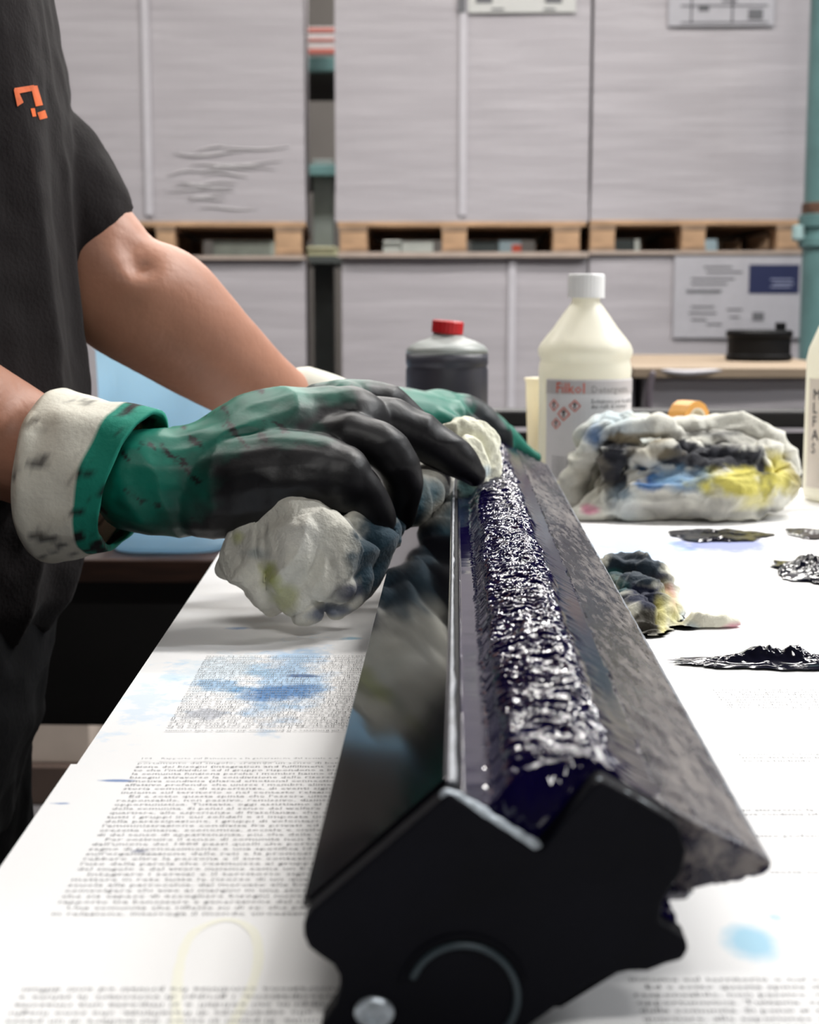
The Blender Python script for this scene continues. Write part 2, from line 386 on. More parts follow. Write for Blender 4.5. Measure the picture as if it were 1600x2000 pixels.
paper_stack(1150, 1572, 0.14, zPb - .008, [], 'grey wrapped paper stack carrying a white label with navy panel', 6, kids=kids_lowright)
for a, b, s in ((135, 597, 'left'), (668, 1146, 'middle'), (1150, 1572, 'right')):
    pallet(a, b, [(a, a + 50), ((a + b) / 2 - 25, (a + b) / 2 + 25), (b - 50, b)], 0.0, 0.14, 'wooden floor pallet below the lower %s paper stack' % s)

random.seed(7)
lst = [o for o in bpy.data.objects if o.get('label', '').startswith('grey film-wrapped')][0]
for k in range(16):
    x = random.uniform(325, 430); y = random.uniform(285, 415); L = random.uniform(60, 150); dy = random.uniform(-8, 8)
    pts = [(P(x + L * t, y + dy * t + 3 * math.sin(t * 5 + k), YB - .006), .0008 + .0022 * math.sin(math.pi * min(.97, max(.03, t)))) for t in (0, .25, .5, .75, 1)]
    link('film_wrinkle', *tube(pts, seg=8, n=3), mat('film_highlight', (.58, .56, .57), .3, spec=.6), lst, smooth=True)  # film creases, their colour paled to stand in for glossy highlights
def swing(o, pivot, ang):
    d = o.location - pivot; d.z = 0; r_ = Matrix.Rotation(ang, 3, 'Z') @ d
    o.location = Vector((pivot.x + r_.x, pivot.y + r_.y, o.location.z)); o.rotation_euler.z = ang
_pv = Vector((P(598, 590, YB).x, YB, 0))
for o in [o for o in bpy.data.objects if o.parent is None and 'label' in o and not o['label'].startswith('long ceiling')]:
    if o.location.x < _pv.x and o.location.y > 4: swing(o, _pv, math.radians(4.6))
# rack behind the gap
YR = 7.0
rk = thing('storage_rack', P(632, 1100, YR) * 1.0, 'grey-green metal storage rack seen in the gap between paper stacks', 'rack')
rk.location = (P(632, 590, YR).x, YR, 0); WL[rk.name] = Vector(rk.location)
def beam(y0, y1, m, nm='beam', a=420, b=1700, dY=0.0, t=0.05):
    p, q = P(a, y0, YR + dY), P(b, y1, YR + dY); return link(nm, *box(p.x, q.x, YR + dY, YR + dY + t, q.z, p.z), m, rk, bevel=.003)
x = P(630, 590, YR).x
link('upright', *join([box(x - .045, x + .045, YR + .06, YR + .15, 0, 1.75)]), M_rackgrey, rk, bevel=.004)
link('upright', *box(P(1590, 590, YR).x, P(1630, 590, YR).x, YR + .06, YR + .15, 0, 3.4), M_rackgrey, rk, bevel=.004)
link('upright', *box(P(420, 590, YR).x, P(440, 590, YR).x, YR + .06, YR + .15, 0, 3.4), M_rackgrey, rk, bevel=.004)
beam(112, 134, M_teal); beam(322, 340, M_teal)
dk = mat('rack_dark_board', (0.03, 0.027, 0.025), 0.8)  # near-black brown of the rack's shelf boards
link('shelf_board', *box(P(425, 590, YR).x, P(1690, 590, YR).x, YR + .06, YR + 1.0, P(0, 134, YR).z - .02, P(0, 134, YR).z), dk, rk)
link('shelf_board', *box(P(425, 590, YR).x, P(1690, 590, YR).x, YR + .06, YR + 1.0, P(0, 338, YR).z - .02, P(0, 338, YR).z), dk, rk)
# sign, cartons on the rack
p, q = P(597, 52, YR - .05), P(656, 106, YR - .05)
sg = thing('load_sign', ((p.x + q.x) / 2, YR - .05, q.z), 'white sign with red lines on the rack beam, high in the gap', 'sign')
link('plate', *box(p.x, q.x, YR - .05, YR - .04, q.z, p.z), mat('sign_white', (0.26, 0.235, 0.235), 0.5, nscale=20, namt=.05), sg)
for y0, y1 in ((55, 62), (76, 80), (95, 104)):
    a, b = P(598, y0, YR - .052), P(655, y1, YR - .052); link('red_line', *box(a.x, b.x, YR - .053, YR - .051, b.z, a.z), mat('sign_red', (0.24, 0.06, 0.045), 0.5), sg)
p, q = P(598, 482, YR - .1), P(656, 502, YR - .1)
zb = q.z
def crate(a, b, y0, y1, Y, m, label, group=None, lidm=None, nm='carton'):
    p, q = P(a, y0, Y), P(b, y1, Y)
    t = thing(nm, ((p.x + q.x) / 2, Y + .1, q.z), label, 'box')
    link('body', *box(p.x, q.x, Y, Y + .18, q.z, p.z - .012), m, t, bevel=.004)
    link('lid', *box(p.x - .003, q.x + .003, Y - .003, Y + .183, p.z - .012, p.z), lidm or m, t, bevel=.003)
    return t
M_pale = mat('carton_pale', (0.62, 0.64, 0.6), 0.6, nscale=20, namt=.06)
M_pgreen = mat('carton_grey_green', (0.30, 0.32, 0.28), 0.6, nscale=20, namt=.1)
M_ylw = mat('carton_pale_yellow', (0.55, 0.52, 0.33), 0.6, nscale=20, namt=.06)
M_blug = mat('carton_blue_grey', (0.33, 0.42, 0.46), 0.6, nscale=20, namt=.08)
M_drk = mat('carton_dark', (0.05, 0.06, 0.06), 0.6, nscale=20, namt=.1)
M_red = mat('print_red', (0.6, 0.1, 0.06), 0.5)
Yc = 6.85
zs = P(800, 500, Yc).z
link('shelf_board', *box(P(425, 590, YR).x, P(1690, 590, YR).x, Yc - .05, YR + .9, zs - .03, zs), M_rackgrey, rk)
for a, b, y0, m, l in ((415, 530, 466, M_pgreen, 'grey-green flat box seen through the pallet behind the forearm'),
                       (600, 654, 482, M_ylw, 'pale yellow box low in the gap between the stacks'),
                       (718, 782, 470, M_pale, 'low white box seen through the middle pallet, leftmost in it'),
                       (784, 845, 462, M_pale, 'white box seen through the middle pallet beside a lower white box'),
                       (920, 972, 464, M_drk, 'dark grey-green box seen through the middle pallet, right half'),
                       (975, 1018, 460, M_blug, 'pale blue box with a red corner seen through the middle pallet'),
                       (1196, 1238, 450, M_drk, 'dark box seen through the right pallet beside a white one'),
                       (1241, 1290, 446, M_pale, 'white box seen through the right pallet above the bottle cap'),
                       (1378, 1450, 446, M_blug, 'pale blue-grey box seen through the right pallet')):
    t = crate(a, b, y0, 500, Yc, m, l)
    if b == 1018:
        p, q = P(1000, 478, Yc - .004), P(1018, 495, Yc - .004); link('red_print', *box(p.x, q.x, Yc - .005, Yc - .003, q.z, p.z), M_red, t)
# teal standing pipe at right
YP = 4.9
xc = P(1618, 590, YP).x; r = 0.085
pp = thing('standing_pipe', (xc, YP, 0), 'thick teal-painted vertical pipe at the right edge behind the bottles', 'pipe')
link('tube', *lathe((xc, YP, 0), [(r, 0), (r, ZC)], 32), M_teal, pp, smooth=False)
zc = P(0, 455, YP).z
link('clamp', *lathe((xc, YP, zc - .05), [(r + .003, 0), (r + .014, .005), (r + .014, .03), (r + .003, .035), (r + .003, .06), (r + .014, .065), (r + .014, .10), (r + .003, .105)], 32), M_teal, pp)
link('rust_band', *lathe((xc, YP, zc + .045), [(r + .002, 0), (r + .006, .003), (r + .006, .04), (r + .002, .043)], 32), mat('rust_band', (0.10, 0.05, 0.03), .8, nscale=40, namt=.4), pp)
link('clamp_bolt', *lathe((xc - r - .02, YP - .02, zc - .03), [(.012, 0), (.02, .008), (.02, .045), (.012, .05)], 12), mat('bolt_pale', (.3, .42, .42), .4), pp)

# ------------------------------------------------------------------ mid distance: half pallet with wooden board, reel
z1 = P(0, 716, 3.0).z
xa, xb = P(1268, 715, 3.0).x, P(1640, 715, 3.0).x
hp = thing('paper_bale', ((xa + xb) / 2, 3.4, 0), 'low grey wrapped paper pile under a wooden board, right of the white bottle', 'paper stack')
link('wrapped_sheets', *stack_mesh(xa, xb, 0.0, z1 - .02, 3.0, 3.75, 9), M_stack, hp)
pw = [(P(1275, 730, 2.985), .006), (P(1268, 760, 2.985), .008), (P(1266, 800, 2.985), .008), (P(1266, 860, 2.985), .006)]
link('film_fold', *tube(pw), mat('film_dark_fold', (.12, .1, .115), .4), hp, smooth=True)
pw = [(P(1285, 722, 2.99), .004), (P(1340, 728, 2.985), .006), (P(1420, 722, 2.99), .004)]
link('film_fold', *tube(pw), M_film, hp, smooth=True)
xa2 = P(1225, 715, 3.1).x
tag(link('carton', *box(xa2, xa - .014, 3.1, 3.5, 0, z1 - .02), M_label, bevel=.01), 'narrow grey carton pressed against the low wrapped paper pile', 'box')
bd = tag(link('wooden_board', *box(P(1236, 715, 3.0).x, xb + .02, 2.985, 3.74, z1 - .02, z1), mat('board_ply', (0.29, 0.22, 0.155), .7, nscale=6, namt=.2, stretch=(1, 5, 5)), bevel=.002), 'flat plywood board carrying a black reel, right of the white bottle', 'board')
c = P(1482, 698, 3.35); c.z = z1
rl = thing('cable_reel', c, 'round black reel lying on the wooden board', 'reel')
M_blk = mat('black_plastic', (0.004, 0.004, 0.0045), .5, spec=.2, nscale=30, namt=.2)
link('drum', *lathe(c, [(.066, 0), (.071, .004), (.071, .012), (.067, .015), (.067, .05), (.071, .053), (.071, .062), (.066, .066), (.02, .066)], 40), M_blk, rl, bevel=0)
link('catch', *box(c.x + .035, c.x + .055, c.y - .01, c.y + .01, c.z + .066, c.z + .082), M_blk, rl, bevel=.002)

# ------------------------------------------------------------------ black bench behind the table
YW = 2.05
zb = P(0, 800, YW).z
M_black = mat('bench_black', (0.010, 0.009, 0.009), .6, nscale=8, namt=.3)
xa, xb = P(655, 800, YW).x, 1.6
bn = thing('black_partition', ((xa + xb) / 2, YW + .03, 0), 'low black slatted partition behind the paper-covered table', 'partition')
link('top_rail', *box(xa, xb, YW - .004, YW + .06, zb - .022, zb), M_black, bn, bevel=.003)
for k in range(9): link('slat', *box(xa + .02, xb - .02, YW + .01, YW + .024, zb - .024 - (k + 1) * .085, zb - .030 - k * .085), M_black, bn, bevel=.003)
for xx in (xa + .03, .3, xb - .03): link('post', *box(xx - .02, xx + .02, YW + .024, YW + .055, 0, zb - .022), M_black, bn)

# side table with blue tub
YS = 1.95
zt = P(300, 1093, YS).z
M_brown = mat('table_edge_brown', (0.045, 0.018, 0.010), .55, nscale=14, namt=.35, stretch=(1, 1, 8))
xa, xb = -2.0, P(645, 1100, YS).x
st = thing('side_table', ((xa + xb) / 2, YS + .35, 0), 'dark side table with reddish-brown wooden edge carrying the blue tub', 'table')
link('table_top', *box(xa, xb, YS, YS + .75, zt - .031, zt), M_brown, st, bevel=.003)
link('apron_panel', *box(xa + .03, xb - .01, YS + .05, YS + .07, P(0, 1415, YS + .05).z, zt - .031), M_black, st)
link('apron_panel', *box(xa + .03, xb - .01, YS + .68, YS + .70, .45, zt - .031), M_black, st)
for xx in (xa + .06, xb - .06):
    for yy in (YS + .1, YS + .65): link('leg', *box(xx - .025, xx + .025, yy - .025, yy + .025, 0, zt - .031), M_black, st)
# blue tub
def tub():
    c = P(390, 1085, YS + .19); c.z = zt + .001; c.x = (P(222, 900, YS + .19).x + P(488, 900, YS + .19).x) / 2
    hw = (P(488, 900, YS + .19).x - P(222, 900, YS + .19).x) / 2
    H = P(0, 668, YS + .19).z - zt
    t = thing('plastic_tub', c, 'light blue translucent plastic tub standing behind the gloved arm', 'tub')
    def ringpts(s, z, n=40, e=4.0):
        o = []
        for k in range(n):
            a = 2 * math.pi * k / n; ca, sa = math.cos(a), math.sin(a)
            o.append((c.x + hw * s * math.copysign(abs(ca) ** (2 / e), ca), c.y + .17 * s * math.copysign(abs(sa) ** (2 / e), sa), c.z + z))
        return o
    rows = [(.80, .012), (.84, 0.0), (.90, .012), (.92, .04), (.97, H * .6), (1.0, H - .008), (1.03, H - .006), (1.03, H), (.99, H), (.955, H * .6), (.90, .045), (.87, .02), (.80, .014)]
    v, f = [], []
    for s, z in rows: v += ringpts(s, z)
    n = 40
    for j in range(len(rows) - 1):
        for k in range(n): a, b = j * n + k, j * n + (k + 1) % n; f.append((a, b, b + n, a + n))
    f.append(tuple(reversed(range(n)))); f.append(tuple(range((len(rows) - 1) * n, len(rows) * n)))
    link('tub_body', v, f, mat('tub_blue', (0.68, 0.84, 0.95), .35, transl=.5, nscale=8, namt=.06), t, smooth=True)
tub()
# things low on the floor under the side table
c = P(130, 1500, 3.3)
bx = thing('cardboard_box', (c.x, 3.4, 0), 'pale open cardboard box on the floor under the side table', 'box')
xa, xb = P(-60, 1500, 3.3).x, P(178, 1500, 3.3).x; zt2 = P(0, 1405, 3.3).z
link('box_body', *box(xa, xb, 3.3, 3.6, 0.09, zt2), mat('cardboard_pale', (0.50, 0.42, 0.36), .8, nscale=10, namt=.1), bx, bevel=.004)
link('base', *box(xa - .02, xb + .02, 3.28, 3.62, 0, .09), mat('cardboard_brown', (0.07, 0.045, 0.035), .8, nscale=10, namt=.2), bx, bevel=.004)
xa, xb = P(190, 1500, 3.25).x, P(420, 1500, 3.25).x
bx = thing('waste_bin', ((xa + xb) / 2, 3.4, 0), 'dark brown rounded bin on the floor under the side table', 'bin')
link('bin_body', *lathe(((xa + xb) / 2, 3.4, 0), [(.11, 0), (.125, .01), (.13, .12), (.125, .165), (.10, .19)], 32), mat('bin_brown', (0.03, 0.02, 0.016), .6, nscale=10, namt=.2), bx, smooth=True)
link('rim', *lathe(((xa + xb) / 2, 3.4, .185), [(.095, 0), (.105, .003), (.105, .012), (.09, .014)], 32), mat('bin_brown'), bx, smooth=True)

# ------------------------------------------------------------------ the work table and its printed sheets
YE = 636 / 362.0
ye = T(1500, 952).y
xl0, xl1 = T(0, 1712), T(440, 1062)
def xl(y): return xl0.x + (xl1.x - xl0.x) * (y - xl0.y) / (xl1.y - xl0.y)
tb = thing('work_table', (.35, 1.0, 0), 'sturdy black-framed work table covered with printed sheets', 'table')
yn = -0.1
v, f = prism([(0, 0), (1, 0)], 0, 1)
def slab(xoff, y0, y1, x1, z0, z1_):
    a = [(xl(y0) + xoff, y0), (x1, y0), (x1, y1), (xl(y1) + xoff, y1)]
    return [(p[0], p[1], z0) for p in a] + [(p[0], p[1], z1_) for p in a], [(3, 2, 1, 0), (4, 5, 6, 7), (0, 1, 5, 4), (1, 2, 6, 5), (2, 3, 7, 6), (3, 0, 4, 7)]
link('table_top', *slab(.012, yn, ye - .002, 1.05, TZ - .04, TZ - .0030), M_black, tb, bevel=.002)
for xx, yy in ((-.08, .02), (1.0, .02), (-.12, ye - .08), (1.0, ye - .08)): link('leg', *box(xx - .03, xx + .03, yy - .03, yy + .03, 0, TZ - .04), M_black, tb, bevel=.003)
link('apron', *box(-.07, 1.0, .02, ye - .06, TZ - .12, TZ - .04), M_black, tb)
# sheets
ysplit = T(145, 1495).y
PAPER = (0.86, 0.855, 0.855)
BL = [(T(560, 1325), (.024, .085), (.16, .42, .72), .6, .28), (T(430, 1318), (.03, .05), (.35, .60, .78), .32, .35), (T(545, 1352), (.019, .02), (.03, .16, .42), .8, .25), (T(590, 1318), (.011, .0045), (.02, .07, .22), .8, .2),
      (T(405, 1392), (.008, .012), (.08, .12, .22), .4, .4), (T(1250, 1075), (.05, .09), (.20, .42, .75), .6, .35), (T(1330, 1130), (.03, .10), (.40, .62, .85), .45, .35), (T(1545, 1165), (.04, .02), (.2, .25, .5), .5, .2),
      (T(655, 1138), (.012, .01), (.25, .5, .7), .6, .3), (T(1415, 1062), (.05, .055), (.16, .20, .45), .85, .15), (T(425, 1335), (.02, .012), (.1, .3, .55), .6, .45), (T(280, 1370), (.012, .07), (.45, .65, .85), .4, .5), (T(470, 1225), (.01, .006), (.1, .25, .5), .7, .2), (T(690, 1245), (.008, .006), (.1, .35, .5), .7, .2)]
def sheet(name, y0, y1, x1, z, xoff, rot, label, blobs):
    ny, nx = 12, 12; v, f = [], []
    for j in range(ny + 1):
        y = y0 + (y1 - y0) * j / ny
        xa = xl(y) + xoff + rot * (y - y0)
        for i in range(nx + 1): v.append((xa + (x1 - xa) * i / nx, y, z))
    n = nx + 1; N = len(v)
    v += [(a, b, c_ - .0012) for a, b, c_ in v]
    for j in range(ny):
        for i in range(nx): a = j * n + i; f.append((a, a + 1, a + n + 1, a + n)); f.append((a + N, a + n + N, a + n + 1 + N, a + 1 + N))
    edge = [i for i in range(n)] + [j * n + nx for j in range(1, ny + 1)] + [ny * n + i for i in range(nx - 1, -1, -1)] + [j * n for j in range(ny - 1, 0, -1)]
    for k in range(len(edge)): a, b = edge[k], edge[(k + 1) % len(edge)]; f.append((b, a, a + N, b + N))
    V = np.array(v); org = Vector(((V[:, 0].min() + V[:, 0].max()) / 2, (V[:, 1].min() + V[:, 1].max()) / 2, V[:, 2].min()))
    m = blob_material(name + '_paper_' + str(round(y0, 2)), PAPER, [((b[0].x - org.x, b[0].y - org.y), b[1], b[2], b[3], b[4]) for b in blobs])
    return tag(link('printed_sheet', v, f, m), label, 'paper')
Z1s, Z2s = TZ - .0008, TZ + .0012
sh_far = sheet('far', ysplit - .03, ye, 1.055, TZ - .0006, 0, 0, 'large stained printed sheet under the rags and hands, far part of the table', BL)
BN = [(T(1470, 1842), (.010, .016), (.22, .55, .75), .75, .10), (T(225, 1527), (.007, .0016), (.05, .15, .4), .8, .3), (T(118, 1572), (.005, .0018), (.05, .15, .4), .8, .3), (T(272, 1665), (.005, .003), (.08, .1, .2), .8, .25),
      (T(1515, 1795), (.003, .004), (.4, .6, .85), .7, .1)]
sh_near = sheet('near', yn, ysplit, 1.05, TZ + .0006, -.002, 0, 'large printed sheet nearest the camera, carrying a full page of text', BN)
# yellow ring stain on the near sheet (a flat dried outline)
def ring_stain():
    pts = [(350, 2060), (345, 1960), (352, 1880), (375, 1825), (420, 1800), (460, 1798), (495, 1820), (505, 1870), (490, 1930), (455, 2000), (440, 2060)]
    v, f = [], []
    pr = smooth_path([(T(a, b, TZ + .00075), 1) for a, b in pts], 6)
    for i, (p, _) in enumerate(pr):
        a, b = pr[max(i - 1, 0)][0], pr[min(i + 1, len(pr) - 1)][0]; t = (b - a).normalized(); n = Vector((-t.y, t.x, 0)) * (.0017 + .0006 * noise.noise(p * 90))
        v += [p + n, p - n]
        if i: k = 2 * i; f.append((k - 2, k - 1, k + 1, k))
    o = link('stain', v, f, mat('stain_yellow', (0.86, 0.85, 0.74), .7), sh_near); o['label'] = 'faint yellow ring stain'
ring_stain()
# printed text
IT = ["portamento del singolo, creando un senso di bene comune", "zione dei bisogni (integration and fulfillment of needs) ed",
"to che l'individuo ed il gruppo rispondono a bisogni della", "la comunita funziona perche i membri hanno desideri che",
"bisogni attraverso la condivisione delle risorse. La storia", "emotiva condivisa (shared emotional connection), una via",
"affettivo profondo che unisce i membri, alimentato dalla", "storia comune, di esperienze, di eventi significativi ed",
"insieme sul territorio o nel contesto relazionale. Ogni", "   Ed e sotto questa spinta che l'essere umano diventa",
"responsabile, non passivo, remissivo, disinteressato al", "opportunistica. Tuttavia, oggi assistiamo al declino dei",
"della comunita. Si pensi al senso del welfare di un paese", "quartiere, alle esperienze di fratellanza, che sono luoghi",
"tutti i gruppi in cui solidali e si imposta una rinascita", "della partecipazione, i gruppi di volontari, la salute e",
"l'amministrazione condivisa fra privati ed enti diffusi", "crescita umana, economica, sociale e civile dei gruppi",
"di del senso di appartenenza, piu che della vita comune", "   Per costruire il senso di comunita non basta insieme",
"dall'unione dei 1000 passi quelli che portano al senso", "segno di riconoscimento e una specifica identita locale",
"sull'organizzazione delle reti e la promozione di spazi", "rebbero oltre la persona e il suo contesto vissuto nel",
"l'uso della parola che restituisce ai gruppi la capacita", "del singolo e del vivere insieme come un bene comune.",
"   Integrare i servizi e il territorio significa quindi", "mettere in rete tutte le risorse di un quartiere, dalla",
"scuola alla parrocchia, dal mercato alla biblioteca, per", "coinvolgere chi vive ai margini in una storia collettiva",
"che sia capace di accogliere bisogni nuovi e diversi. Il", "rapporto tra benessere e generazione del sociale chiede",
"   Una comunita che riflette su di se, che partecipa ed e", "in relazione, interroga il mondo circostante che la fa"]
M_ink_text = mat('print_black', (0.05, 0.05, 0.06), .8)
M_page = mat('print_page_grey', (0.16, 0.16, 0.17), .8)
def page(origin, ang, lines, size, pitch, head, parent, m=None, width=None):
    """origin = top left corner of the text as read; ang = reading direction"""
    parts = []
    for i, s in enumerate(lines):
        V, Fs = text_mesh(s, size)
        if len(V) == 0: continue
        wd = V[:, 0].max(); sx = (width / wd) if (width and not s.startswith('  ') and len(s) > 40) else (width / wd if width else 1)
        V = V.copy(); V[:, 0] *= sx; V[:, 1] -= i * pitch + size; parts.append((V, Fs))
    if head:
        V, Fs = text_mesh(head, size * .8); V = V.copy(); V[:, 0] *= width / V[:, 0].max(); V[:, 1] += .0035; parts.append((V, Fs))
    allV, allF = [], []; n = 0
    ca, sa = math.cos(ang), math.sin(ang)
    for V, Fs in parts:
        X = V[:, 0] * ca - V[:, 1] * sa + origin.x; Yv = V[:, 0] * sa + V[:, 1] * ca + origin.y
        allV.append(np.stack([X, Yv, np.full_like(X, origin.z)], 1)); allF += [tuple(k + n for k in q) for q in Fs]; n += len(V)
    return link('printed_text', np.concatenate(allV), allF, m or M_page, parent)
aa = math.atan2(-(xl1.x - xl0.x), 1) * 0 + 0.018
o1 = T(271, 1487, TZ + .0008); o2 = T(97, 1790, TZ + .0008)
H = (o1 - o2).length; aa = math.atan2((o1 - o2).y, (o1 - o2).x) - math.pi / 2
NL = len(IT); pitch = H / NL
WID = .112
page(o1, aa, IT, pitch * .78, pitch, '104    Rapporto sul Benessere e la generazione del sociale e della comunita', sh_near, width=WID)
# block above, head to head with it (turned round)
ca, sa = math.cos(aa), math.sin(aa)
gap = (T(300, 1432) - T(286, 1487)).y
tl = T(325, 1422, TZ + .0001)
page(Vector((tl.x + WID * ca, tl.y + WID * sa, TZ + .0001)), aa + math.pi, IT[::-1][:30], pitch * .78, pitch, '105    Rapporto sul Benessere e la generazione del sociale e della comunita', sh_far, width=WID)
# nearest block, foot to foot
tn = T(20, 1915, TZ + .0008)
hh = 12 * pitch
page(Vector((tn.x + WID * 1.05 * ca + hh * sa, tn.y - hh, TZ + .0008)), aa + math.pi, IT[5:17], pitch * .78, pitch, None, sh_near, width=WID)
# right hand side pages
M_txt_faint = M_ink_text
for (px, py, n_, fl, par, zz) in ((1390, 1345, 8, False, sh_far, TZ + .0001), (1440, 1470, 3, True, sh_near, TZ + .0008)):
    o_ = T(px, py, zz); page(o_, aa, IT[:n_], pitch * .7, pitch, None, par, width=WID)
o_ = T(1400, 1578, TZ + .0008); page(o_, aa, IT[4:6], pitch * .7, pitch, None, sh_near, width=WID)
o_ = T(1440, 1628, TZ + .0008); page(o_, aa, IT[6:7], pitch * .7, pitch, None, sh_near, width=WID)
o_ = T(1500, 1698, TZ + .0008); page(o_, aa, IT[7:8], pitch * .7, pitch, None, sh_near, width=WID)
o_ = T(1225, 1905, TZ + .0008); page(o_, aa, IT[8:30], pitch * .78, pitch, None, sh_near, width=WID)

# ------------------------------------------------------------------ ink trough
YT0, YT1 = 0.430, 1.55
def Q(px, py): p = P(px, py, 0.424); return (p.x, p.z)
qL, qR, qRi, qV, qK, qM, qN = Q(603, 1786), Q(878, 1535), Q(898, 1533), Q(1050, 1648), Q(1168, 1518), Q(1310, 1592), Q(1519, 1712)
tr = thing('ink_trough', (.01, 1.0, TZ + .001), 'long black metal ink trough full of thick glossy blue-black ink', 'ink trough')
M_blade = mat('blade_black_gloss', (0.004, 0.004, 0.006), .09, spec=.6, bump=.02, bscale=6, nscale=5, namt=.2)
M_cast = mat('cast_black', (0.0022, 0.0024, 0.005), .62, spec=.10, bump=.25, bscale=120, nscale=30, namt=.3)
M_steel = mat('worn_steel', (0.17, 0.18, 0.20), .5, metal=.8, nscale=60, namt=.35, bump=.1, bscale=200)
zt0 = TZ + .002
qW = (qRi[0] + .0012, qRi[1] - .011); qV2 = (qV[0] - .002, qV[1] - .004)
body = [qL, (qR[0] - .0006, qR[1] - .0022), (qRi[0], qRi[1] - .0022), qW, qV2, qK, qM, (qM[0] + .001, qM[1] - .010), Q(1285, 1760), Q(1240, 1900), (Q(1100, 1900)[0], zt0 + .004), (Q(700, 1900)[0], zt0 + .004), Q(668, 1905), Q(640, 1850), (qL[0], qL[1] - .004)]
link('trough_body', *prism(body, YT0, YT1), M_cast, tr)
def plate_strip(a, b, th, y0, y1, m, nm, nseg=1, side=1, **k):  # thin plate over the line a-b
    d = Vector((b[0] - a[0], b[1] - a[1])).normalized(); n = Vector((-d.y, d.x)) * side
    poly = [a, b, (b[0] + n.x * th, b[1] + n.y * th), (a[0] + n.x * th, a[1] + n.y * th)]
    return link(nm, *prism(poly, y0, y1), m, tr, **k)
fl = plate_strip((qL[0] - .0016, qL[1] - .0012), (qR[0], qR[1] - .001), .0018, YT0 + .001, YT1, M_blade, 'side_blade', bevel=.0004); fl['label'] = 'mirror-black polished side plate'
# worn steel ridge with nicks
def ridge():
    n = 160; v, f = [], []
    for i in range(n + 1):
        y = YT0 - .002 + (YT1 - YT0) * i / n; k = noise.noise(Vector((0, y * 45, 0))) * .0006 + noise.noise(Vector((3, y * 160, 0))) * .0003
        w2 = (.0012 if y > .62 else .0021 - (y - .43) * .0047) + k
        x0 = qR[0] - .0006; zr = qR[1] + .0004 + k * .3
        v += [(x0 - .0002, y, zr - .0028), (x0, y, zr - .0005), (x0 + .0005, y, zr), (x0 + w2 * 1.1, y, zr - .0001), (x0 + w2 * 1.35, y, zr - .0008), (x0 + w2 * 1.35, y, zr - .004)]
        if i:
            for j in range(5): a = 6 * (i - 1) + j; f.append((a, a + 1, a + 7, a + 6))
    f.append((5, 4, 3, 2, 1, 0)); f.append(tuple(6 * n + j for j in range(6)))
    o = link('ridge_edge', v, f, M_steel, tr); o['label'] = 'worn bright steel ridge'
ridge()
# right hand flange (doctor blade) with scraped ink
def flange_material():
    m = mat('inked_steel', (0.1, 0.09, 0.1), .3, metal=0.0)
    nt = m.node_tree; b = nt.nodes['Principled BSDF']
    tc = nt.nodes.new('ShaderNodeTexCoord')
    sp = nt.nodes.new('ShaderNodeSeparateXYZ'); nt.links.new(tc.outputs['Object'], sp.inputs[0])
    def nz(scale, vs=(1, 1, 1), det=8, r=.7):
        mp = nt.nodes.new('ShaderNodeMapping'); mp.inputs['Scale'].default_value = vs; nt.links.new(tc.outputs['Object'], mp.inputs['Vector'])
        n = nt.nodes.new('ShaderNodeTexNoise'); n.inputs['Scale'].default_value = scale; n.inputs['Detail'].default_value = det; n.inputs['Roughness'].default_value = r
        nt.links.new(mp.outputs['Vector'], n.inputs['Vector']); return n.outputs['Fac']
    n1 = nz(230, (1, .28, 1)); n2 = nz(30, (1, .22, 1), 4)
    ad = nt.nodes.new('ShaderNodeMath'); ad.operation = 'MULTIPLY_ADD'; ad.inputs[1].default_value = .55; nt.links.new(n1, ad.inputs[0]); 
    ml = nt.nodes.new('ShaderNodeMath'); ml.operation = 'MULTIPLY'; ml.inputs[1].default_value = .45; nt.links.new(n2, ml.inputs[0]); nt.links.new(ml.outputs[0], ad.inputs[2])
    cr = nt.nodes.new('ShaderNodeValToRGB'); cr.color_ramp.elements[0].position = .47; cr.color_ramp.elements[1].position = .60
    cr.color_ramp.elements[0].color = (.006, .004, .02, 1); cr.color_ramp.elements[1].color = (.17, .15, .145, 1)
    nt.links.new(ad.outputs[0], cr.inputs[0]); nt.links.new(cr.outputs[0], b.inputs['Base Color'])
    mr = nt.nodes.new('ShaderNodeMapRange'); mr.inputs['From Min'].default_value = .42; mr.inputs['From Max'].default_value = .6; mr.inputs['To Min'].default_value = .14; mr.inputs['To Max'].default_value = .42
    nt.links.new(ad.outputs[0], mr.inputs['Value']); nt.links.new(mr.outputs[0], b.inputs['Roughness'])
    bp = nt.nodes.new('ShaderNodeBump'); bp.inputs['Strength'].default_value = .7; bp.inputs['Distance'].default_value = .0008; bp.invert = True
    nt.links.new(ad.outputs[0], bp.inputs['Height']); nt.links.new(bp.outputs['Normal'], b.inputs['Normal'])
    return m
M_flange = flange_material()
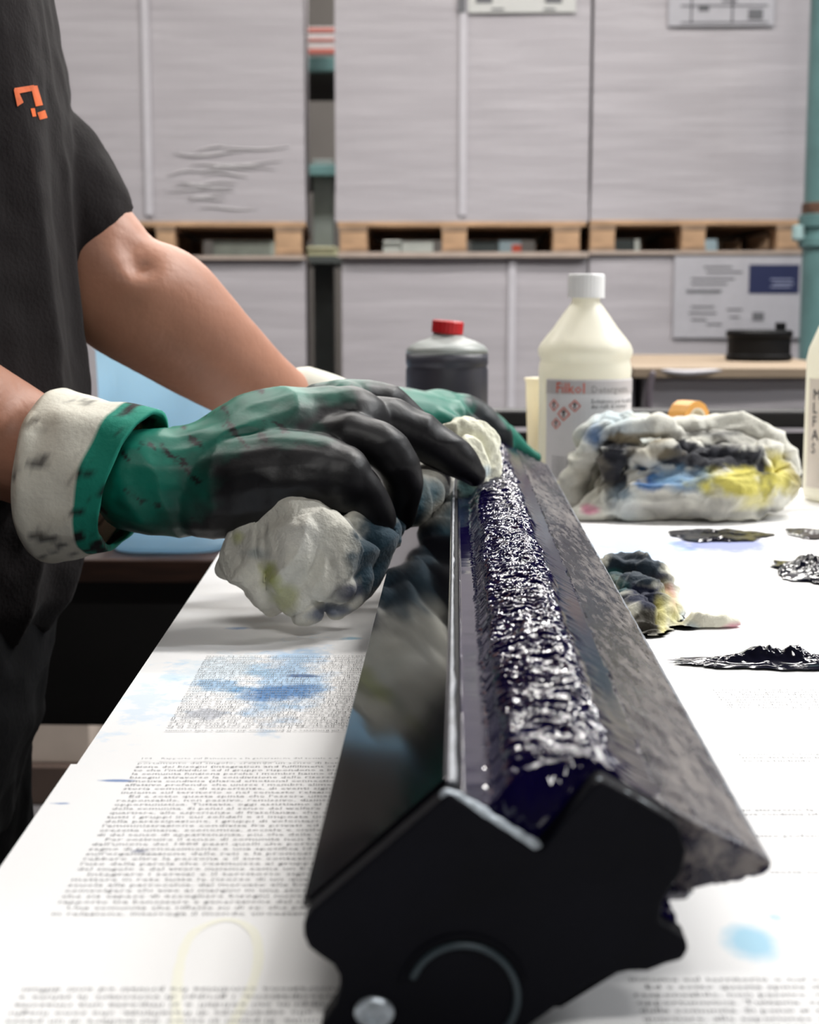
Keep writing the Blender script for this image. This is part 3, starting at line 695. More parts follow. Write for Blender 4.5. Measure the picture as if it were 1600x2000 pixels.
def flange():
    n = 300; m_ = 14; v, f = [], []
    for i in range(n + 1):
        y = YT0 + .006 + (YT1 - YT0 - .006) * i / n
        for j in range(m_ + 1):
            t = -.11 + 1.11 * j / m_; x = qM[0] + (qN[0] - qM[0]) * t; z = qM[1] + (qN[1] - qM[1]) * t
            near = max(0, 1 - (y - YT0) / .035)
            z += .0006 * noise.noise(Vector((x * 90, y * 60, 0))) + near * .0040 * abs(noise.noise(Vector((x * 170, y * 120, 3))))
            yy = y - near * (1 - max(0, t)) * .010
            v.append((x, yy, z))
        tt = qN[0], qN[1]
        v.append((qN[0] + .0004, y, qN[1] - .0008)); v.append((qN[0] - .001, y, qN[1] - .003 - .001 * noise.noise(Vector((5, y * 90, 0)))))
        v.append((qM[0] + .003, y - max(0, 1 - (y - YT0) / .03) * .010, Q(1340, 1752)[1] - .001 * noise.noise(Vector((9, y * 90, 0)))))
    W = m_ + 4
    for i in range(n):
        for j in range(W - 1): a = i * W + j; f.append((a, a + 1, a + W + 1, a + W))
        a = i * W + W - 1; f.append((a, i * W, (i + 1) * W, a + W))
    f.append(tuple(reversed(range(W)))); f.append(tuple(n * W + j for j in range(W)))
    o = link('flange', v, f, M_flange, tr, smooth=True); o['label'] = 'scraped steel lip smeared with dried ink'
flange()
v, f = [], []
n = 200
for i in range(n + 1):
    y = YT0 + .006 + (YT1 - YT0 - .006) * i / n; k = .0003 * noise.noise(Vector((1, y * 130, 2)))
    v += [(qN[0] - .0006, y, qN[1] + .0003 + k), (qN[0] + .0007 + k, y, qN[1] - .0001), (qN[0] + .0007, y, qN[1] - .0012)]
    if i: a = 3 * i; f += [(a - 3, a - 2, a + 1, a), (a - 2, a - 1, a + 2, a + 1)]
link('lip_edge', v, f, M_steel, tr)
# end plates
plate = [(870, 1545), (880, 1540), (965, 1598), (1048, 1650), (1060, 1645), (1110, 1578), (1160, 1520), (1175, 1515), (1240, 1550), (1308, 1590), (1325, 1610), (1336, 1650), (1328, 1690), (1308, 1722), (1290, 1752), (1284, 1790), (1310, 1805), (1336, 1822), (1340, 1842), (1328, 1862), (1296, 1870), (1262, 1884), (1225, 1884), (1180, 1894), (1148, 1910), (1118, 1928), (1075, 1960), (1040, 1984), (1010, 2005), (985, 2060), (640, 2060), (628, 1992), (640, 1975), (658, 1948), (667, 1915), (666, 1892), (655, 1872), (630, 1856), (606, 1838), (597, 1815), (596, 1790), (610, 1768), (640, 1742), (760, 1640)]
def end_plate(y0, y1, nm, back=False):
    pl = []
    for a, b in plate: x, z = Q(a, b); pl.append((x, max(z, zt0 - .001)))
    return link(nm, *prism(pl, y0, y1), M_cast, tr, bevel=.0012)
e = end_plate(.419, YT0, 'end_plate'); e['label'] = 'thick matt black cast end plate'
end_plate(YT1, YT1 + .011, 'end_plate')
# scraped steel rim of the notch
M_rim = mat('worn_rim_steel', (0.42, 0.47, 0.52), .55, metal=.2, nscale=300, namt=.4, bump=.4, bscale=500)
def rim(pts, r, nm, m=M_rim):
    pp_ = [(Vector((Q(a, b)[0], .4215, Q(a, b)[1] - .0004)), r * (1 + .35 * noise.noise(Vector((a * .05, b * .05, 0))))) for a, b in pts]
    # densify
    d = []
    for i in range(len(pp_) - 1):
        for k in range(6):
            t = k / 6; p = pp_[i][0].lerp(pp_[i + 1][0], t); d.append((p + Vector((0, 0, .0004 * noise.noise(p * 600))), r * (1 + .5 * noise.noise(p * 350))))
    d.append(pp_[-1]); return link(nm, *tube(d, seg=8, n=2, flat=(Vector((0, 1, 0)), .8)), m, tr, smooth=True)
o = rim([(872, 1546), (905, 1560), (960, 1596), (1010, 1628), (1048, 1652)], .0022, 'worn_rim'); o['label'] = 'bright worn metal rim'
rim([(1168, 1514), (1235, 1548), (1300, 1586)], .0005, 'worn_rim')
# bore ring and screw on the end plate
cx, cz = Q(905, 1930); 
def arc_ring(cx, cz, r, tr_, a0, a1, m, nm):
    pts = [(Vector((cx + r * math.cos(a), .4185, cz + r * math.sin(a))), tr_) for a in np.linspace(a0, a1, 24)]
    return link(nm, *tube(pts, seg=8, n=2), m, tr, smooth=True)
arc_ring(cx, cz, .0155, .0011, -.7, 2.75, mat('plate_ring', (.03, .045, .055), .4, metal=.3), 'bore_ring')
arc_ring(cx, cz, .0185, .0006, .3, 2.9, M_cast, 'bore_ring')
cx, cz = Q(733, 1960)
def screw(cx, cz, r, y):
    v, f = lathe((0, 0, 0), [(r, 0), (r, .0015), (r * .85, .0022), (r * .5, .0022), (r * .45, .0016), (.0001, .0016)], 24)
    v = [(cx + a, y - c_, cz + b * .8) for a, b, c_ in v]
    o = link('screw', v, f, mat('screw_steel', (.45, .5, .55), .35, metal=.7, nscale=200, namt=.4), tr, smooth=False); o['label'] = 'pale steel screw head'
screw(cx, cz, .0058, .4192)

# the ink itself
M_inkw = mat('wet_ink', (0.004, 0.002, 0.030), .06, spec=.6, nscale=40, namt=.1)
_a = M_inkw.node_tree.nodes.new('ShaderNodeAttribute'); _a.attribute_name = 'Rough'
_m = M_inkw.node_tree.nodes.new('ShaderNodeMath'); _m.operation = 'MULTIPLY_ADD'; _m.inputs[1].default_value = .11; _m.inputs[2].default_value = .05
M_inkw.node_tree.links.new(_a.outputs['Fac'], _m.inputs[0]); M_inkw.node_tree.links.new(_m.outputs[0], M_inkw.node_tree.nodes['Principled BSDF'].inputs['Roughness'])
def ink():
    ny = 1250; us = []
    x_a = qRi[0] + .0006; x_b = qM[0] - .0010
    nx = 84
    v = []; film = []
    def base(x):
        if x < qW[0]: t = (x - qRi[0]) / (qW[0] - qRi[0]); return qRi[1] + (qW[1] - qRi[1]) * t
        if x < qV2[0]: t = (x - qW[0]) / (qV2[0] - qW[0]); return qW[1] + (qV2[1] - qW[1]) * t
        if x < qK[0]: t = (x - qV2[0]) / (qK[0] - qV2[0]); return qV2[1] + (qK[1] - qV2[1]) * t
        t = (x - qK[0]) / (qM[0] - qK[0]); return qK[1] + (qM[1] - qK[1]) * t
    y0_ = YT0 + .001; y1_ = YT1 - .002
    xs0 = np.linspace(x_a, x_b, nx + 1)
    for i in range(ny + 1):
        t = i / ny; y = y0_ + (y1_ - y0_) * (t ** 1.35)
        edge1 = .0285 + .0040 * noise.noise(Vector((0, y * 22, 1))) + .0012 * noise.noise(Vector((0, y * 120, 5)))   # smooth pool / dark flank boundary
        edge2 = qK[0] + .0090 + .0035 * noise.noise(Vector((7, y * 14, 1))) + .002 * noise.noise(Vector((7, y * 70, 3)))
        for x in xs0:
            bz = base(x)
            fl_ = .0010 * noise.noise(Vector((2, y * 60, 1))) + .0007 * noise.noise(Vector((2, y * 210, 7)))      # ragged foot of the heap
            xx = x + fl_
            prof = ((-.01, -.0078), (.0098, -.0082), (.0118, -.0070), (.0150, -.0030), (.0200, -.0010), (.0270, .0014), (.0385, .0036), (.046, .0010), (.06, -.012))
            for q_ in range(len(prof) - 1):
                if prof[q_][0] <= xx < prof[q_ + 1][0]:
                    tt_ = (xx - prof[q_][0]) / (prof[q_ + 1][0] - prof[q_][0]); heap = qRi[1] + prof[q_][1] + (prof[q_ + 1][1] - prof[q_][1]) * tt_; break
            z = max(bz + .0006, heap if x < edge2 else -1)
            a = min(1, max(0, (x - .0128) / .006)) * min(1, max(0, (edge2 - x) / .0045))
            smear = min(1, max(0, (edge2 + .005 - x) / .004))
            a = a * a * (3 - 2 * a) 
            if a > 0 or smear > 0:
                q = Vector((x * 1.0, y * .75 + x * .5, 0))
                w_ = noise.noise_vector(q * 55) * .006
                n1 = noise.noise(Vector(((q.x + w_.x) * 70, (q.y + w_.y) * 200, 1)))
                n2 = noise.noise(Vector(((q.x + w_.y) * 140, (q.y + w_.x) * 470, 4)))
                n3 = noise.noise(Vector((q.x * 30, q.y * 26, 8)))
                n4 = noise.noise(Vector((q.x * 360, q.y * 900, 6)))
                z += a * (.0020 * (1 - 2.2 * abs(n1)) + .0009 * (1 - 2 * abs(n2)) + .0026 * n3 + .0004 * n4)
                z += (1 - a) * smear * (x > .02) * (.0003 * (1 - 2 * abs(n1)) + .0002 * n2)
            if x > edge2 - .002:
                z += (.00005 * noise.noise(Vector((x * 60, y * 130, 2))) + .0007 * max(0, noise.noise(Vector((3, y * 7, 2)))) * noise.noise(Vector((x * 35, y * 240, 2)))) * min(1, (x - edge2 + .002) / .003)
            if x < .0098: z += .00010 * noise.noise(Vector((x * 60, y * 60, 2)))
            z = max(z, bz + .0003)
            if x > qM[0] - .0012 + .0016 * noise.noise(Vector((4, y * 55, 0))) + .0009 * noise.noise(Vector((4, y * 260, 0))): z = bz - .0006
            v.append((x, y, z)); film.append(min(1, max(0, (x - edge2 + .003) / .003)) if x > .0095 else .1)
    n = nx + 1; f = []
    for i in range(ny):
        for j in range(nx): a = i * n + j; f.append((a, a + 1, a + n + 1, a + n))
    # close below
    N = len(v); low = [(v[j][0], y0_, base(v[j][0]) + .0001) for j in range(n)] + [(v[j][0], y1_, base(v[j][0]) + .0001) for j in range(n)]
    v += low
    for j in range(nx): f.append((j, N + j, N + j + 1, j + 1)); f.append((ny * n + j, ny * n + j + 1, N + n + j + 1, N + n + j))
    film += [0] * len(low)
    o = link('ink', np.array(v), f, M_inkw, tr, smooth=True)
    at_ = o.data.attributes.new('Rough', 'FLOAT', 'POINT'); at_.data.foreach_set('value', film); o['label'] = 'thick glossy blue-black ink, churned'
ink()
# drips below the flange at the near corner
random.seed(4)
dr = [ch((1285, 1765, .431, 22), (1300, 1800, .430, 24), (1312, 1838, .428, 20)), ch((1300, 1740, .434, 16), (1330, 1745, .436, 14), (1350, 1740, .440, 8)), ch((1250, 1860, .430, 18), (1300, 1850, .429, 18)), ch((1400, 1722, .440, 8), (1450, 1710, .438, 8), (1497, 1696, .436, 9))]
co, fs = fuse(dr, .0009, 2, lambda c, n: .0009 * noise.noise(c * 350) + .0004 * noise.noise(c * 900))
link('ink_clots', co, fs, M_inkw, tr, smooth=True)

# ------------------------------------------------------------------ bottles
def bottle(pc, Y, prof, label_y, nm, label, cap_y, base_y=None):
    c = P(pc, 700, Y); 
    def z(y): return P(pc, y, Y).z
    t = thing(nm, (c.x, Y, TZ + .0012), label, 'bottle')
    z0 = TZ + .0012
    pr = [(R(r_, Y), z(y) - z0) for y, r_ in prof if z(y) > z0 + .008][::-1]
    rr = pr[0][0]
    pr = [(rr * .85, .0), (rr * .97, .002), (rr, .007)] + pr
    link('body', *lathe((c.x, Y, z0), pr, 56), mat('bottle_cream', (0.92, 0.90, 0.80), .38, transl=.35, spec=.5, nscale=6, namt=.03), t, smooth=True)
    (y1_, r1), (y0_, r0) = cap_y
    h = z(y1_) - z(y0_)
    v, f = [], []
    seg = 60
    rows = [(r0, 0), (r0, h * .86), (r0 * .985, h * .96), (r0 * .93, h), (0.01, h)]
    for k_, (r_, zz) in enumerate(rows):
        for k in range(seg):
            a = 2 * math.pi * k / seg; rk_ = R(r_, Y) * (1 + (.018 if (k % 2 and k_ < 2) else 0)); v.append((c.x + rk_ * math.cos(a), Y + rk_ * math.sin(a), z(y0_) + zz))
    for i in range(len(rows) - 1):
        for k in range(seg): a, b = i * seg + k, i * seg + (k + 1) % seg; f.append((a, b, b + seg, a + seg))
    f.append(tuple(reversed(range(seg)))); f.append(tuple(range((len(rows) - 1) * seg, len(rows) * seg)))
    link('cap', v, f, mat('cap_white', (0.88, 0.88, 0.88), .4, nscale=30, namt=.03), t, smooth=False, bevel=0)
    return t, c, z
def wrap(V, c, Y, r, a0, zc):                   # flat (x, y) wrapped round a cylinder, facing the camera side
    out = []
    for x_, y_, *_ in V:
        a = -math.pi / 2 + a0 + x_ / r; out.append((c.x + r * math.cos(a), Y + r * math.sin(a), zc + y_))
    return out
def label_patch(c, Y, r, a0, a1, z0, z1_, m, parent, nm='label', n=24):
    v, f = [], []
    for i in range(n + 1):
        a = -math.pi / 2 + a0 + (a1 - a0) * i / n
        for rr in (r, r + .0004):
            for zz in (z0, z1_): v.append((c.x + rr * math.cos(a), Y + rr * math.sin(a), zz))
        if i: k = 4 * i; f += [(k - 2, k + 2, k + 3, k - 1), (k - 4, k - 3, k + 1, k), (k - 3, k - 1, k + 3, k + 1), (k - 4, k, k + 2, k - 2)]
    f += [(0, 2, 3, 1), (4 * n, 4 * n + 1, 4 * n + 3, 4 * n + 2)]
    return link(nm, v, f, m, parent)
YBt = 1.655
bt, c, z = bottle(1143, YBt, [(578, 27), (590, 27), (598, 33), (618, 47), (640, 62), (660, 78), (672, 87), (684, 92), (694, 90), (702, 86), (710, 88), (722, 90), (735, 89), (820, 89), (960, 89)], None, 'plastic_bottle', 'cream one-litre plastic bottle with white cap and hazard label, behind the big rag', ((535, 33), (582, 35)))
rl_ = R(89, YBt) + .0006
M_lab = mat('bottle_label', (0.78, 0.76, 0.78), .5, nscale=20, namt=.03)
label_patch(c, YBt, rl_, -1.0, 1.5, z(930), z(737), M_lab, bt)
hb = label_patch(c, YBt, rl_ + .0005, -1.0, 1.5, z(765), z(740), mat('label_band', (.55, .52, .53), .5, nscale=20, namt=.03), bt, 'label_band')
def wtext(s, size, a0, zc, m, parent, cc, Y, r, nm='printed_text'):
    V, Fs = text_mesh(s, size); return link(nm, np.array(wrap(V, cc, Y, r, a0, zc)), Fs, m, parent)
wtext('Filkol', .0155, -.72, z(763), mat('label_red', (.75, .10, .04), .5), bt, c, YBt, rl_ + .0012)
wtext('Detergente', .0105, .05, z(762), mat('label_grey_text', (.28, .27, .27), .6), bt, c, YBt, rl_ + .0012)
for i, s in enumerate(('Soluzione per la pulizia', 'dei rulli di stampa')): wtext(s, .0065, .05, z(782 + 10 * i), M_ink_text, bt, c, YBt, rl_ + .0012)
for i in range(7): wtext('Contiene solventi. Tenere lontano dal calore e scintille', .0042, -.8, z(888 + 6 * i), M_txt_faint, bt, c, YBt, rl_ + .0012)
def diamond(a0, zc, s):
    M_r = mat('label_red'); 
    for (s0, s1) in ((s, s * .78),):
        pts = []
        for k in range(4):
            for ss in (s0, s1):
                pts.append((ss * math.cos(k * math.pi / 2), ss * math.sin(k * math.pi / 2)))
        v = wrap(pts, c, YBt, rl_ + .0012, a0, zc); f = []
        for k in range(4): a, b = 2 * k, 2 * ((k + 1) % 4); f.append((a, b, b + 1, a + 1))
        link('hazard_diamond', v, f, M_r, bt)
    g = [(-.1, -.45), (.1, -.45), (.12, .1), (.3, .35), (0, .5), (-.3, .35), (-.12, .1)]
    link('hazard_symbol', wrap([(s * a, s * b) for a, b in g], c, YBt, rl_ + .0012, a0, zc), [tuple(range(7))], M_ink_text, bt)
diamond(-.52, z(803), .0075); diamond(-.76, z(787), .0065); diamond(-.28, z(787), .0065); diamond(-.70, z(822), .006)
# second bottle, cut by the right edge
YB2 = 1.66
b2, c2, z2 = bottle(1668, YB2, [(540, 27), (560, 30), (600, 45), (640, 68), (680, 84), (700, 88), (960, 88)], None, 'plastic_bottle', 'white plastic bottle with brown-edged label at the right edge of the table', ((500, 33), (545, 35)))
label_patch(c2, YB2, R(88, YB2) + .0006, -1.35, 1.0, z2(948), z2(738), mat('label_tan', (.62, .56, .5), .5, nscale=20, namt=.05), b2)
for i, s in enumerate(('M', 'L', 'F', 'A', 'S')): wtext(s, .016, -1.18, z2(778 + 26 * i), M_ink_text, b2, c2, YB2, R(88, YB2) + .0016)

# translucent beaker behind the cream bottle
YC = 1.722
cb = P(1062, 900, YC)
zc_ = lambda y: P(1062, y, YC).z - TZ - .0012
be = thing('measuring_cup', (cb.x, YC, TZ + .0012), 'tall milky plastic cup half hidden behind the cream bottle', 'cup')
H_ = zc_(738)
prof = [(.0145, 0), (.0165, .002), (R(37, YC), H_ - .004), (R(39, YC), H_ - .002), (R(39, YC), H_), (R(36, YC), H_), (.0150, .004), (.001, .003)]
link('cup_wall', *lathe((cb.x, YC, TZ + .0012), prof, 36), mat('cup_milky', (0.90, 0.85, 0.70), .4, transl=.4, nscale=5, namt=.04), be, smooth=True)

# dark jug with red cap
YJ = 1.69
cj = P(873, 750, YJ); zj = lambda y: P(873, y, YJ).z
jg = thing('plastic_jug', (cj.x, YJ, TZ + .0012), 'dark grey plastic jug with red screw cap behind the trough', 'jug')
z0 = TZ + .0012
rj = R(80, YJ)
link('jug_body', *lathe((cj.x, YJ, z0), [(rj * .86, 0), (rj * .97, .003), (rj, .01), (rj, zj(722) - z0), (rj * .975, zj(718) - z0), (rj * .975, zj(714) - z0), (rj, zj(710) - z0), (rj, zj(690) - z0)], 48, cap=True), mat('jug_dark', (0.045, 0.045, 0.062), .45, nscale=12, namt=.25), jg, smooth=True)
sp_ = link('jug_shoulder', *lathe((cj.x, YJ, zj(690)), [(rj, 0), (rj * .985, .004), (rj * .9, .0085), (rj * .7, .013), (rj * .45, .017), (R(27, YJ), .020), (R(26, YJ), .026)], 48), mat('jug_shoulder_grey', (0.30, 0.32, 0.31), .4, nscale=14, namt=.15), jg, smooth=True)
sp_['label'] = 'paler grey shoulder of the jug'
tm = Matrix.Rotation(math.radians(5), 3, 'Y')
def jugcap():
    v, f = [], []; seg = 48; h = zj(624) - zj(650)
    rows = [(29, 0), (30, h * .1), (30, h * .9), (28, h), (.01, h)]
    for k_, (r_, zz) in enumerate(rows):
        for k in range(seg): a = 2 * math.pi * k / seg; q = R(r_, YJ) * (1 + (.03 if k % 2 and k_ in (1, 2) else 0)); v.append(tm @ Vector((q * math.cos(a), q * math.sin(a), zz)) + Vector((cj.x, YJ, zj(652))))
    for i in range(len(rows) - 1):
        for k in range(seg): a, b = i * seg + k, i * seg + (k + 1) % seg; f.append((a, b, b + seg, a + seg))
    f.append(tuple(reversed(range(seg)))); f.append(tuple(range((len(rows) - 1) * seg, len(rows) * seg)))
    link('screw_cap', v, f, mat('cap_red', (0.55, 0.012, 0.018), .4, nscale=30, namt=.2), jg)['label'] = 'red ribbed screw cap'
jugcap()

# ------------------------------------------------------------------ rags
M_cloth = mat('rag_cloth', (.6, .6, .55), .92, attr=True, sheen=.15, bump=.5, bscale=420, nscale=90, namt=.10)
def folds(ax, f1, a1, f2, a2, seed=0):
    """long folds that run along the direction ax, broken by cross creases"""
    ax = Vector(ax).normalized(); s = Vector((seed * 2.3, seed, seed * 4.1))
    def d(c, n):
        w_ = noise.noise_vector(c * f1 * .5 + s) * .7
        q = c - ax * c.dot(ax) * .84
        r = (1 - 2.6 * min(.7, abs(noise.noise(q * f1 + w_ + s)))) * a1
        r += (1 - 2.2 * abs(noise.noise(q * f2 + w_ * 2 - s))) * a2
        v_ = noise.voronoi(c * f1 * .55 + w_)[0]; r -= (1 - min(1, (v_[1] - v_[0]) * 5)) * a1 * .35
        return r + noise.noise(c * 230) * .0003
    return d
def crumple(f1, a1, f2, a2, seed=0, f3=0, a3=0):
    s = Vector((seed * 3.1, seed * 1.7, seed))
    def d(c, n):
        w_ = noise.noise_vector(c * f1 * .6 + s) * .6
        r = (1 - 2 * abs(noise.noise(c * f1 + w_ + s))) * a1 + (1 - 2 * abs(noise.noise(c * f2 + w_ * 1.5 + s))) * a2
        if a3: r += noise.noise(c * f3 + s) * a3
        return r
    return d
def clampz(co, z): co[:, 2] = np.maximum(co[:, 2], z); return co
ZR = TZ + .0009
WH = (.66, .65, .58); GR = (.34, .33, .30); BK = (.012, .013, .02); BLU = (.03, .13, .34); YE_ = (.62, .55, .10); PK = (.65, .16, .30); LB = (.42, .58, .70); OC = (.30, .25, .16); OL = (.33, .36, .04)
# big rag heap at right
parts = [ch((1140, 1000, 1.50, 15), (1195, 985, 1.50, 28), (1250, 972, 1.50, 40), (1320, 968, 1.50, 46), (1400, 968, 1.50, 48), (1480, 966, 1.51, 40), (1530, 950, 1.53, 26)),
         ch((1195, 985, 1.51, 22), (1215, 945, 1.52, 24), (1255, 930, 1.52, 24), (1330, 925, 1.51, 30), (1420, 935, 1.51, 36), (1480, 945, 1.52, 36)),
         ch((1130, 950, 1.56, 26), (1180, 930, 1.56, 46), (1270, 905, 1.57, 58), (1380, 905, 1.58, 66), (1470, 915, 1.58, 58), (1520, 925, 1.57, 28)),
         ch((1150, 855, 1.56, 22), (1190, 845, 1.57, 30), (1240, 850, 1.585, 34), (1320, 862, 1.60, 34), (1400, 862, 1.60, 36), (1470, 865, 1.60, 38), (1510, 895, 1.59, 36)),
         ch((1180, 842, 1.54, 14), (1140, 900, 1.54, 20), (1120, 955, 1.54, 20), (1115, 990, 1.54, 12)),
         ch((1235, 868, 1.525, 16), (1205, 885, 1.515, 20), (1192, 920, 1.515, 19), (1188, 955, 1.515, 18)),
         ch((1180, 858, 1.53, 9), (1230, 840, 1.53, 13), (1285, 832, 1.53, 13), (1320, 850, 1.53, 10)),
         ch((1310, 855, 1.53, 12), (1340, 885, 1.525, 18), (1400, 898, 1.52, 20), (1460, 896, 1.52, 20), (1490, 915, 1.525, 20), (1500, 955, 1.53, 14)),
         ch((1500, 880, 1.56, 18), (1525, 930, 1.55, 20), (1542, 958, 1.55, 10)),
         ch((1260, 835, 1.57, 12), (1330, 838, 1.57, 15), (1400, 832, 1.58, 16), (1470, 838, 1.58, 16), (1530, 880, 1.58, 16), (1545, 925, 1.58, 10)),
         ch((1240, 900, 1.515, 16), (1300, 885, 1.51, 17), (1330, 905, 1.51, 14))]
co, fs = fuse(parts, .0020, 1, folds((1, .2, .25), 44, .0060, 105, .0020, 1)); co = clampz(co, ZR)
def S(px, py, Y, rx, colr, soft=.35, k=.95, ry=None, rY=.05): return (P(px, py, Y), (R(rx, Y), rY, R(ry or rx, Y)), colr, soft, k)
spots = [S(1200, 830, 1.56, 60, LB, .5, .5), S(1160, 850, 1.55, 18, BLU, .5, .8), S(1199, 915, 1.50, 30, BK, .12, 1, 66, .06), S(1225, 872, 1.51, 26, BK, .2, .95, 18, .04), S(1250, 855, 1.52, 60, OC, .3, .8, 9, .03), S(1150, 930, 1.55, 35, OC, .6, .5, 40),
         S(1340, 876, 1.51, 30, BK, .15, 1, 22, .045), S(1400, 892, 1.51, 100, BK, .12, 1, 29, .06), S(1490, 925, 1.51, 20, BK, .15, 1, 40, .04), S(1350, 845, 1.55, 90, GR, .5, .8, 8, .04), S(1420, 850, 1.55, 60, BK, .4, .8, 6, .03),
         S(1278, 936, 1.48, 34, (.01, .08, .26), .25, 1, 20, .05), S(1345, 940, 1.48, 60, (.14, .26, .42), .5, .9, 18, .05), S(1300, 925, 1.49, 50, (.1, .25, .4), .5, .5, 12, .03), S(1430, 940, 1.49, 65, YE_, .3, .95, 26, .05), S(1515, 925, 1.54, 30, YE_, .4, .9, 38, .06), S(1475, 975, 1.49, 40, YE_, .5, .6, 20), S(1330, 985, 1.48, 50, GR, .6, .6, 20), S(1400, 985, 1.48, 40, GR, .5, .7, 14), S(1150, 992, 1.5, 16, PK, .4, .9, 8),
         S(1220, 985, 1.49, 30, LB, .5, .4), S(1500, 1000, 1.50, 30, (.08, .08, .08), .4, .8, 10)]
tag(link('rag', co, fs, M_cloth, smooth=True, cols=paint(co, WH, spots + [S(1270, 880, 1.52, 40, OC, .5, .6, 10, .05), S(1460, 860, 1.54, 70, GR, .5, .7, 9, .06), S(1250, 990, 1.48, 60, (.45, .44, .42), .7, .6, 12, .05), S(1365, 925, 1.49, 24, (.05, .12, .2), .6, .8, 10, .05), S(1160, 960, 1.53, 30, (.2, .19, .15), .7, .7, 26, .05), S(1545, 930, 1.54, 16, (.25, .2, .04), .5, .8, 34, .05), S(1380, 1005, 1.48, 90, (.25, .25, .24), .6, .6, 7, .04)], 55, .5)), 'large crumpled heap of rag stained black, blue and yellow beside the cream bottle', 'rag')
# small rag behind the flange
parts = [ch((1185, 1120, 1.08, 24), (1225, 1108, 1.08, 26), (1270, 1120, 1.07, 26), (1300, 1165, 1.06, 24), (1312, 1215, 1.03, 24), (1295, 1255, 1.0, 18)),
         ch((1195, 1150, 1.06, 22), (1245, 1155, 1.04, 28), (1285, 1185, 1.02, 28), (1290, 1230, 1.0, 26), (1275, 1262, .97, 14)),
         ch((1215, 1180, 1.03, 24), (1245, 1205, 1.0, 28), (1262, 1240, .985, 22), (1275, 1265, .97, 10)),
         ch((1290, 1245, 1.0, 22), (1345, 1232, 1.0, 27), (1390, 1226, 1.0, 20), (1436, 1219, 1.0, 7))]
# keep clear of the trough lip
co, fs = fuse(parts, .0014, 1, folds((.5, .3, -.6), 65, .0036, 150, .0012, 5)); co = clampz(co, ZR); co[:, 0] = np.maximum(co[:, 0], qN[0] + .002)
spots = [S(1235, 1105, 1.07, 66, (.012, .025, .04), .2, 1, 30, .07), S(1290, 1140, 1.06, 26, (.03, .03, .05), .4, .9, 22, .05), S(1305, 1160, 1.05, 14, PK, .5, .8, 14), S(1250, 1160, 1.03, 50, (.006, .01, .035), .2, 1, 20, .05), S(1200, 1125, 1.07, 20, (.01, .08, .08), .3, .9, 14), S(1262, 1215, .99, 24, (.04, .035, .025), .2, 1, 26, .04),
         S(1305, 1185, 1.03, 24, (.62, .58, .25), .5, .8, 30), S(1290, 1210, 1.0, 10, YE_, .5, .6, 30), S(1425, 1220, 1.01, 26, PK, .5, .8, 10), S(1350, 1225, 1.0, 12, LB, .5, .7)]
tag(link('rag', co, fs, M_cloth, smooth=True, cols=paint(co, (.74, .72, .60), spots, 60, .35)), 'small twisted rag with a pink-tipped tail lying against the trough lip', 'rag')

# small orange tape roll resting in the rag heap
def tape():
    Y = 1.625; c = P(1345, 818, Y); R0, R1_ = R(36, Y), R(19, Y); hw = .012
    t = thing('tape_roll', c, 'small orange tape roll lying on the big rag heap', 'tape')
    rot = Matrix.Rotation(math.radians(38), 3, 'Z')
    def tr_(prof, seg, nm, m):
        v, f = [], []
        for k in range(seg):
            a = 2 * math.pi * k / seg
            for r_, yy in prof: v.append(rot @ Vector((r_ * math.cos(a), yy, r_ * math.sin(a))) + c)
        n = len(prof)
        for k in range(seg):
            for j in range(n): a, b = k * n + j, k * n + (j + 1) % n; a2, b2_ = ((k + 1) % seg) * n + j, ((k + 1) % seg) * n + (j + 1) % n; f.append((a, b, b2_, a2))
        link(nm, v, f, m, t)
    tr_([(R0, -hw), (R0, hw), (R1_ + .002, hw), (R1_ + .002, -hw)], 14, 'tape', mat('tape_orange', (.80, .40, .10), .35, nscale=20, namt=.1))
    tr_([(R1_ + .002, -hw - .001), (R1_ + .002, hw + .001), (R1_, hw + .001), (R1_, -hw - .001)], 24, 'core', mat('tape_core', (.75, .68, .55), .6, nscale=20, namt=.05))
tape()

# ------------------------------------------------------------------ ink blots on the sheet
M_blot = mat('ink_blot', (0.006, 0.006, 0.014), .1, spec=.4, nscale=30, namt=.2)
def blot(px, py, wx, wy, peaks, label, seed, thin=.0006, hb=.004):
    peaks = [(a, b, c_ * 1.25, d * .62) for a, b, c_, d in peaks]
    c = T(px, py, TZ + .0006)
    nr, na = 40, 96; v = []; f = []
    for i in range(nr + 1):
        for k in range(na):
            a = 2 * math.pi * k / na; ru = 1 + .45 * noise.noise(Vector((math.cos(a) * 1.6, math.sin(a) * 1.6, seed))) + .22 * noise.noise(Vector((math.cos(a) * 6, math.sin(a) * 6, seed)))
            t = i / nr; x = c.x + wx * ru * t * math.cos(a); y = c.y + wy * ru * t * math.sin(a)
            e = min(1, (1 - t) * 6)
            h = thin * e
            for (dx, dy, s, hh) in peaks:
                g = math.exp(-(((x - c.x) / wx - dx) ** 2 + ((y - c.y) / wy - dy) ** 2) / (s * s)); h += hh * g * (1 + .6 * noise.noise(Vector((x * 110, y * 80, seed))) + .22 * noise.noise(Vector((x * 420, y * 300, seed))))
            h += e * thin * 1.2 * max(0, noise.noise(Vector((x * 130, y * 90, seed + 4))))
            v.append((x, y, c.z + .0002 + max(0, h) * (1 if i < nr else 0)))
    for i in range(nr):
        for k in range(na): a, b = i * na + k, i * na + (k + 1) % na; f.append((a, a + na, b + na, b))
    tag(link('ink_blot', v, f, M_blot, smooth=True), label, 'ink blot')
blot(1500, 1294, .058, .014, [(.05, .1, .35, .011), (-.3, 0, .25, .003), (.5, .0, .4, .004)], 'flat glossy black ink blot with a raised peak, at right below the small rag', 3)
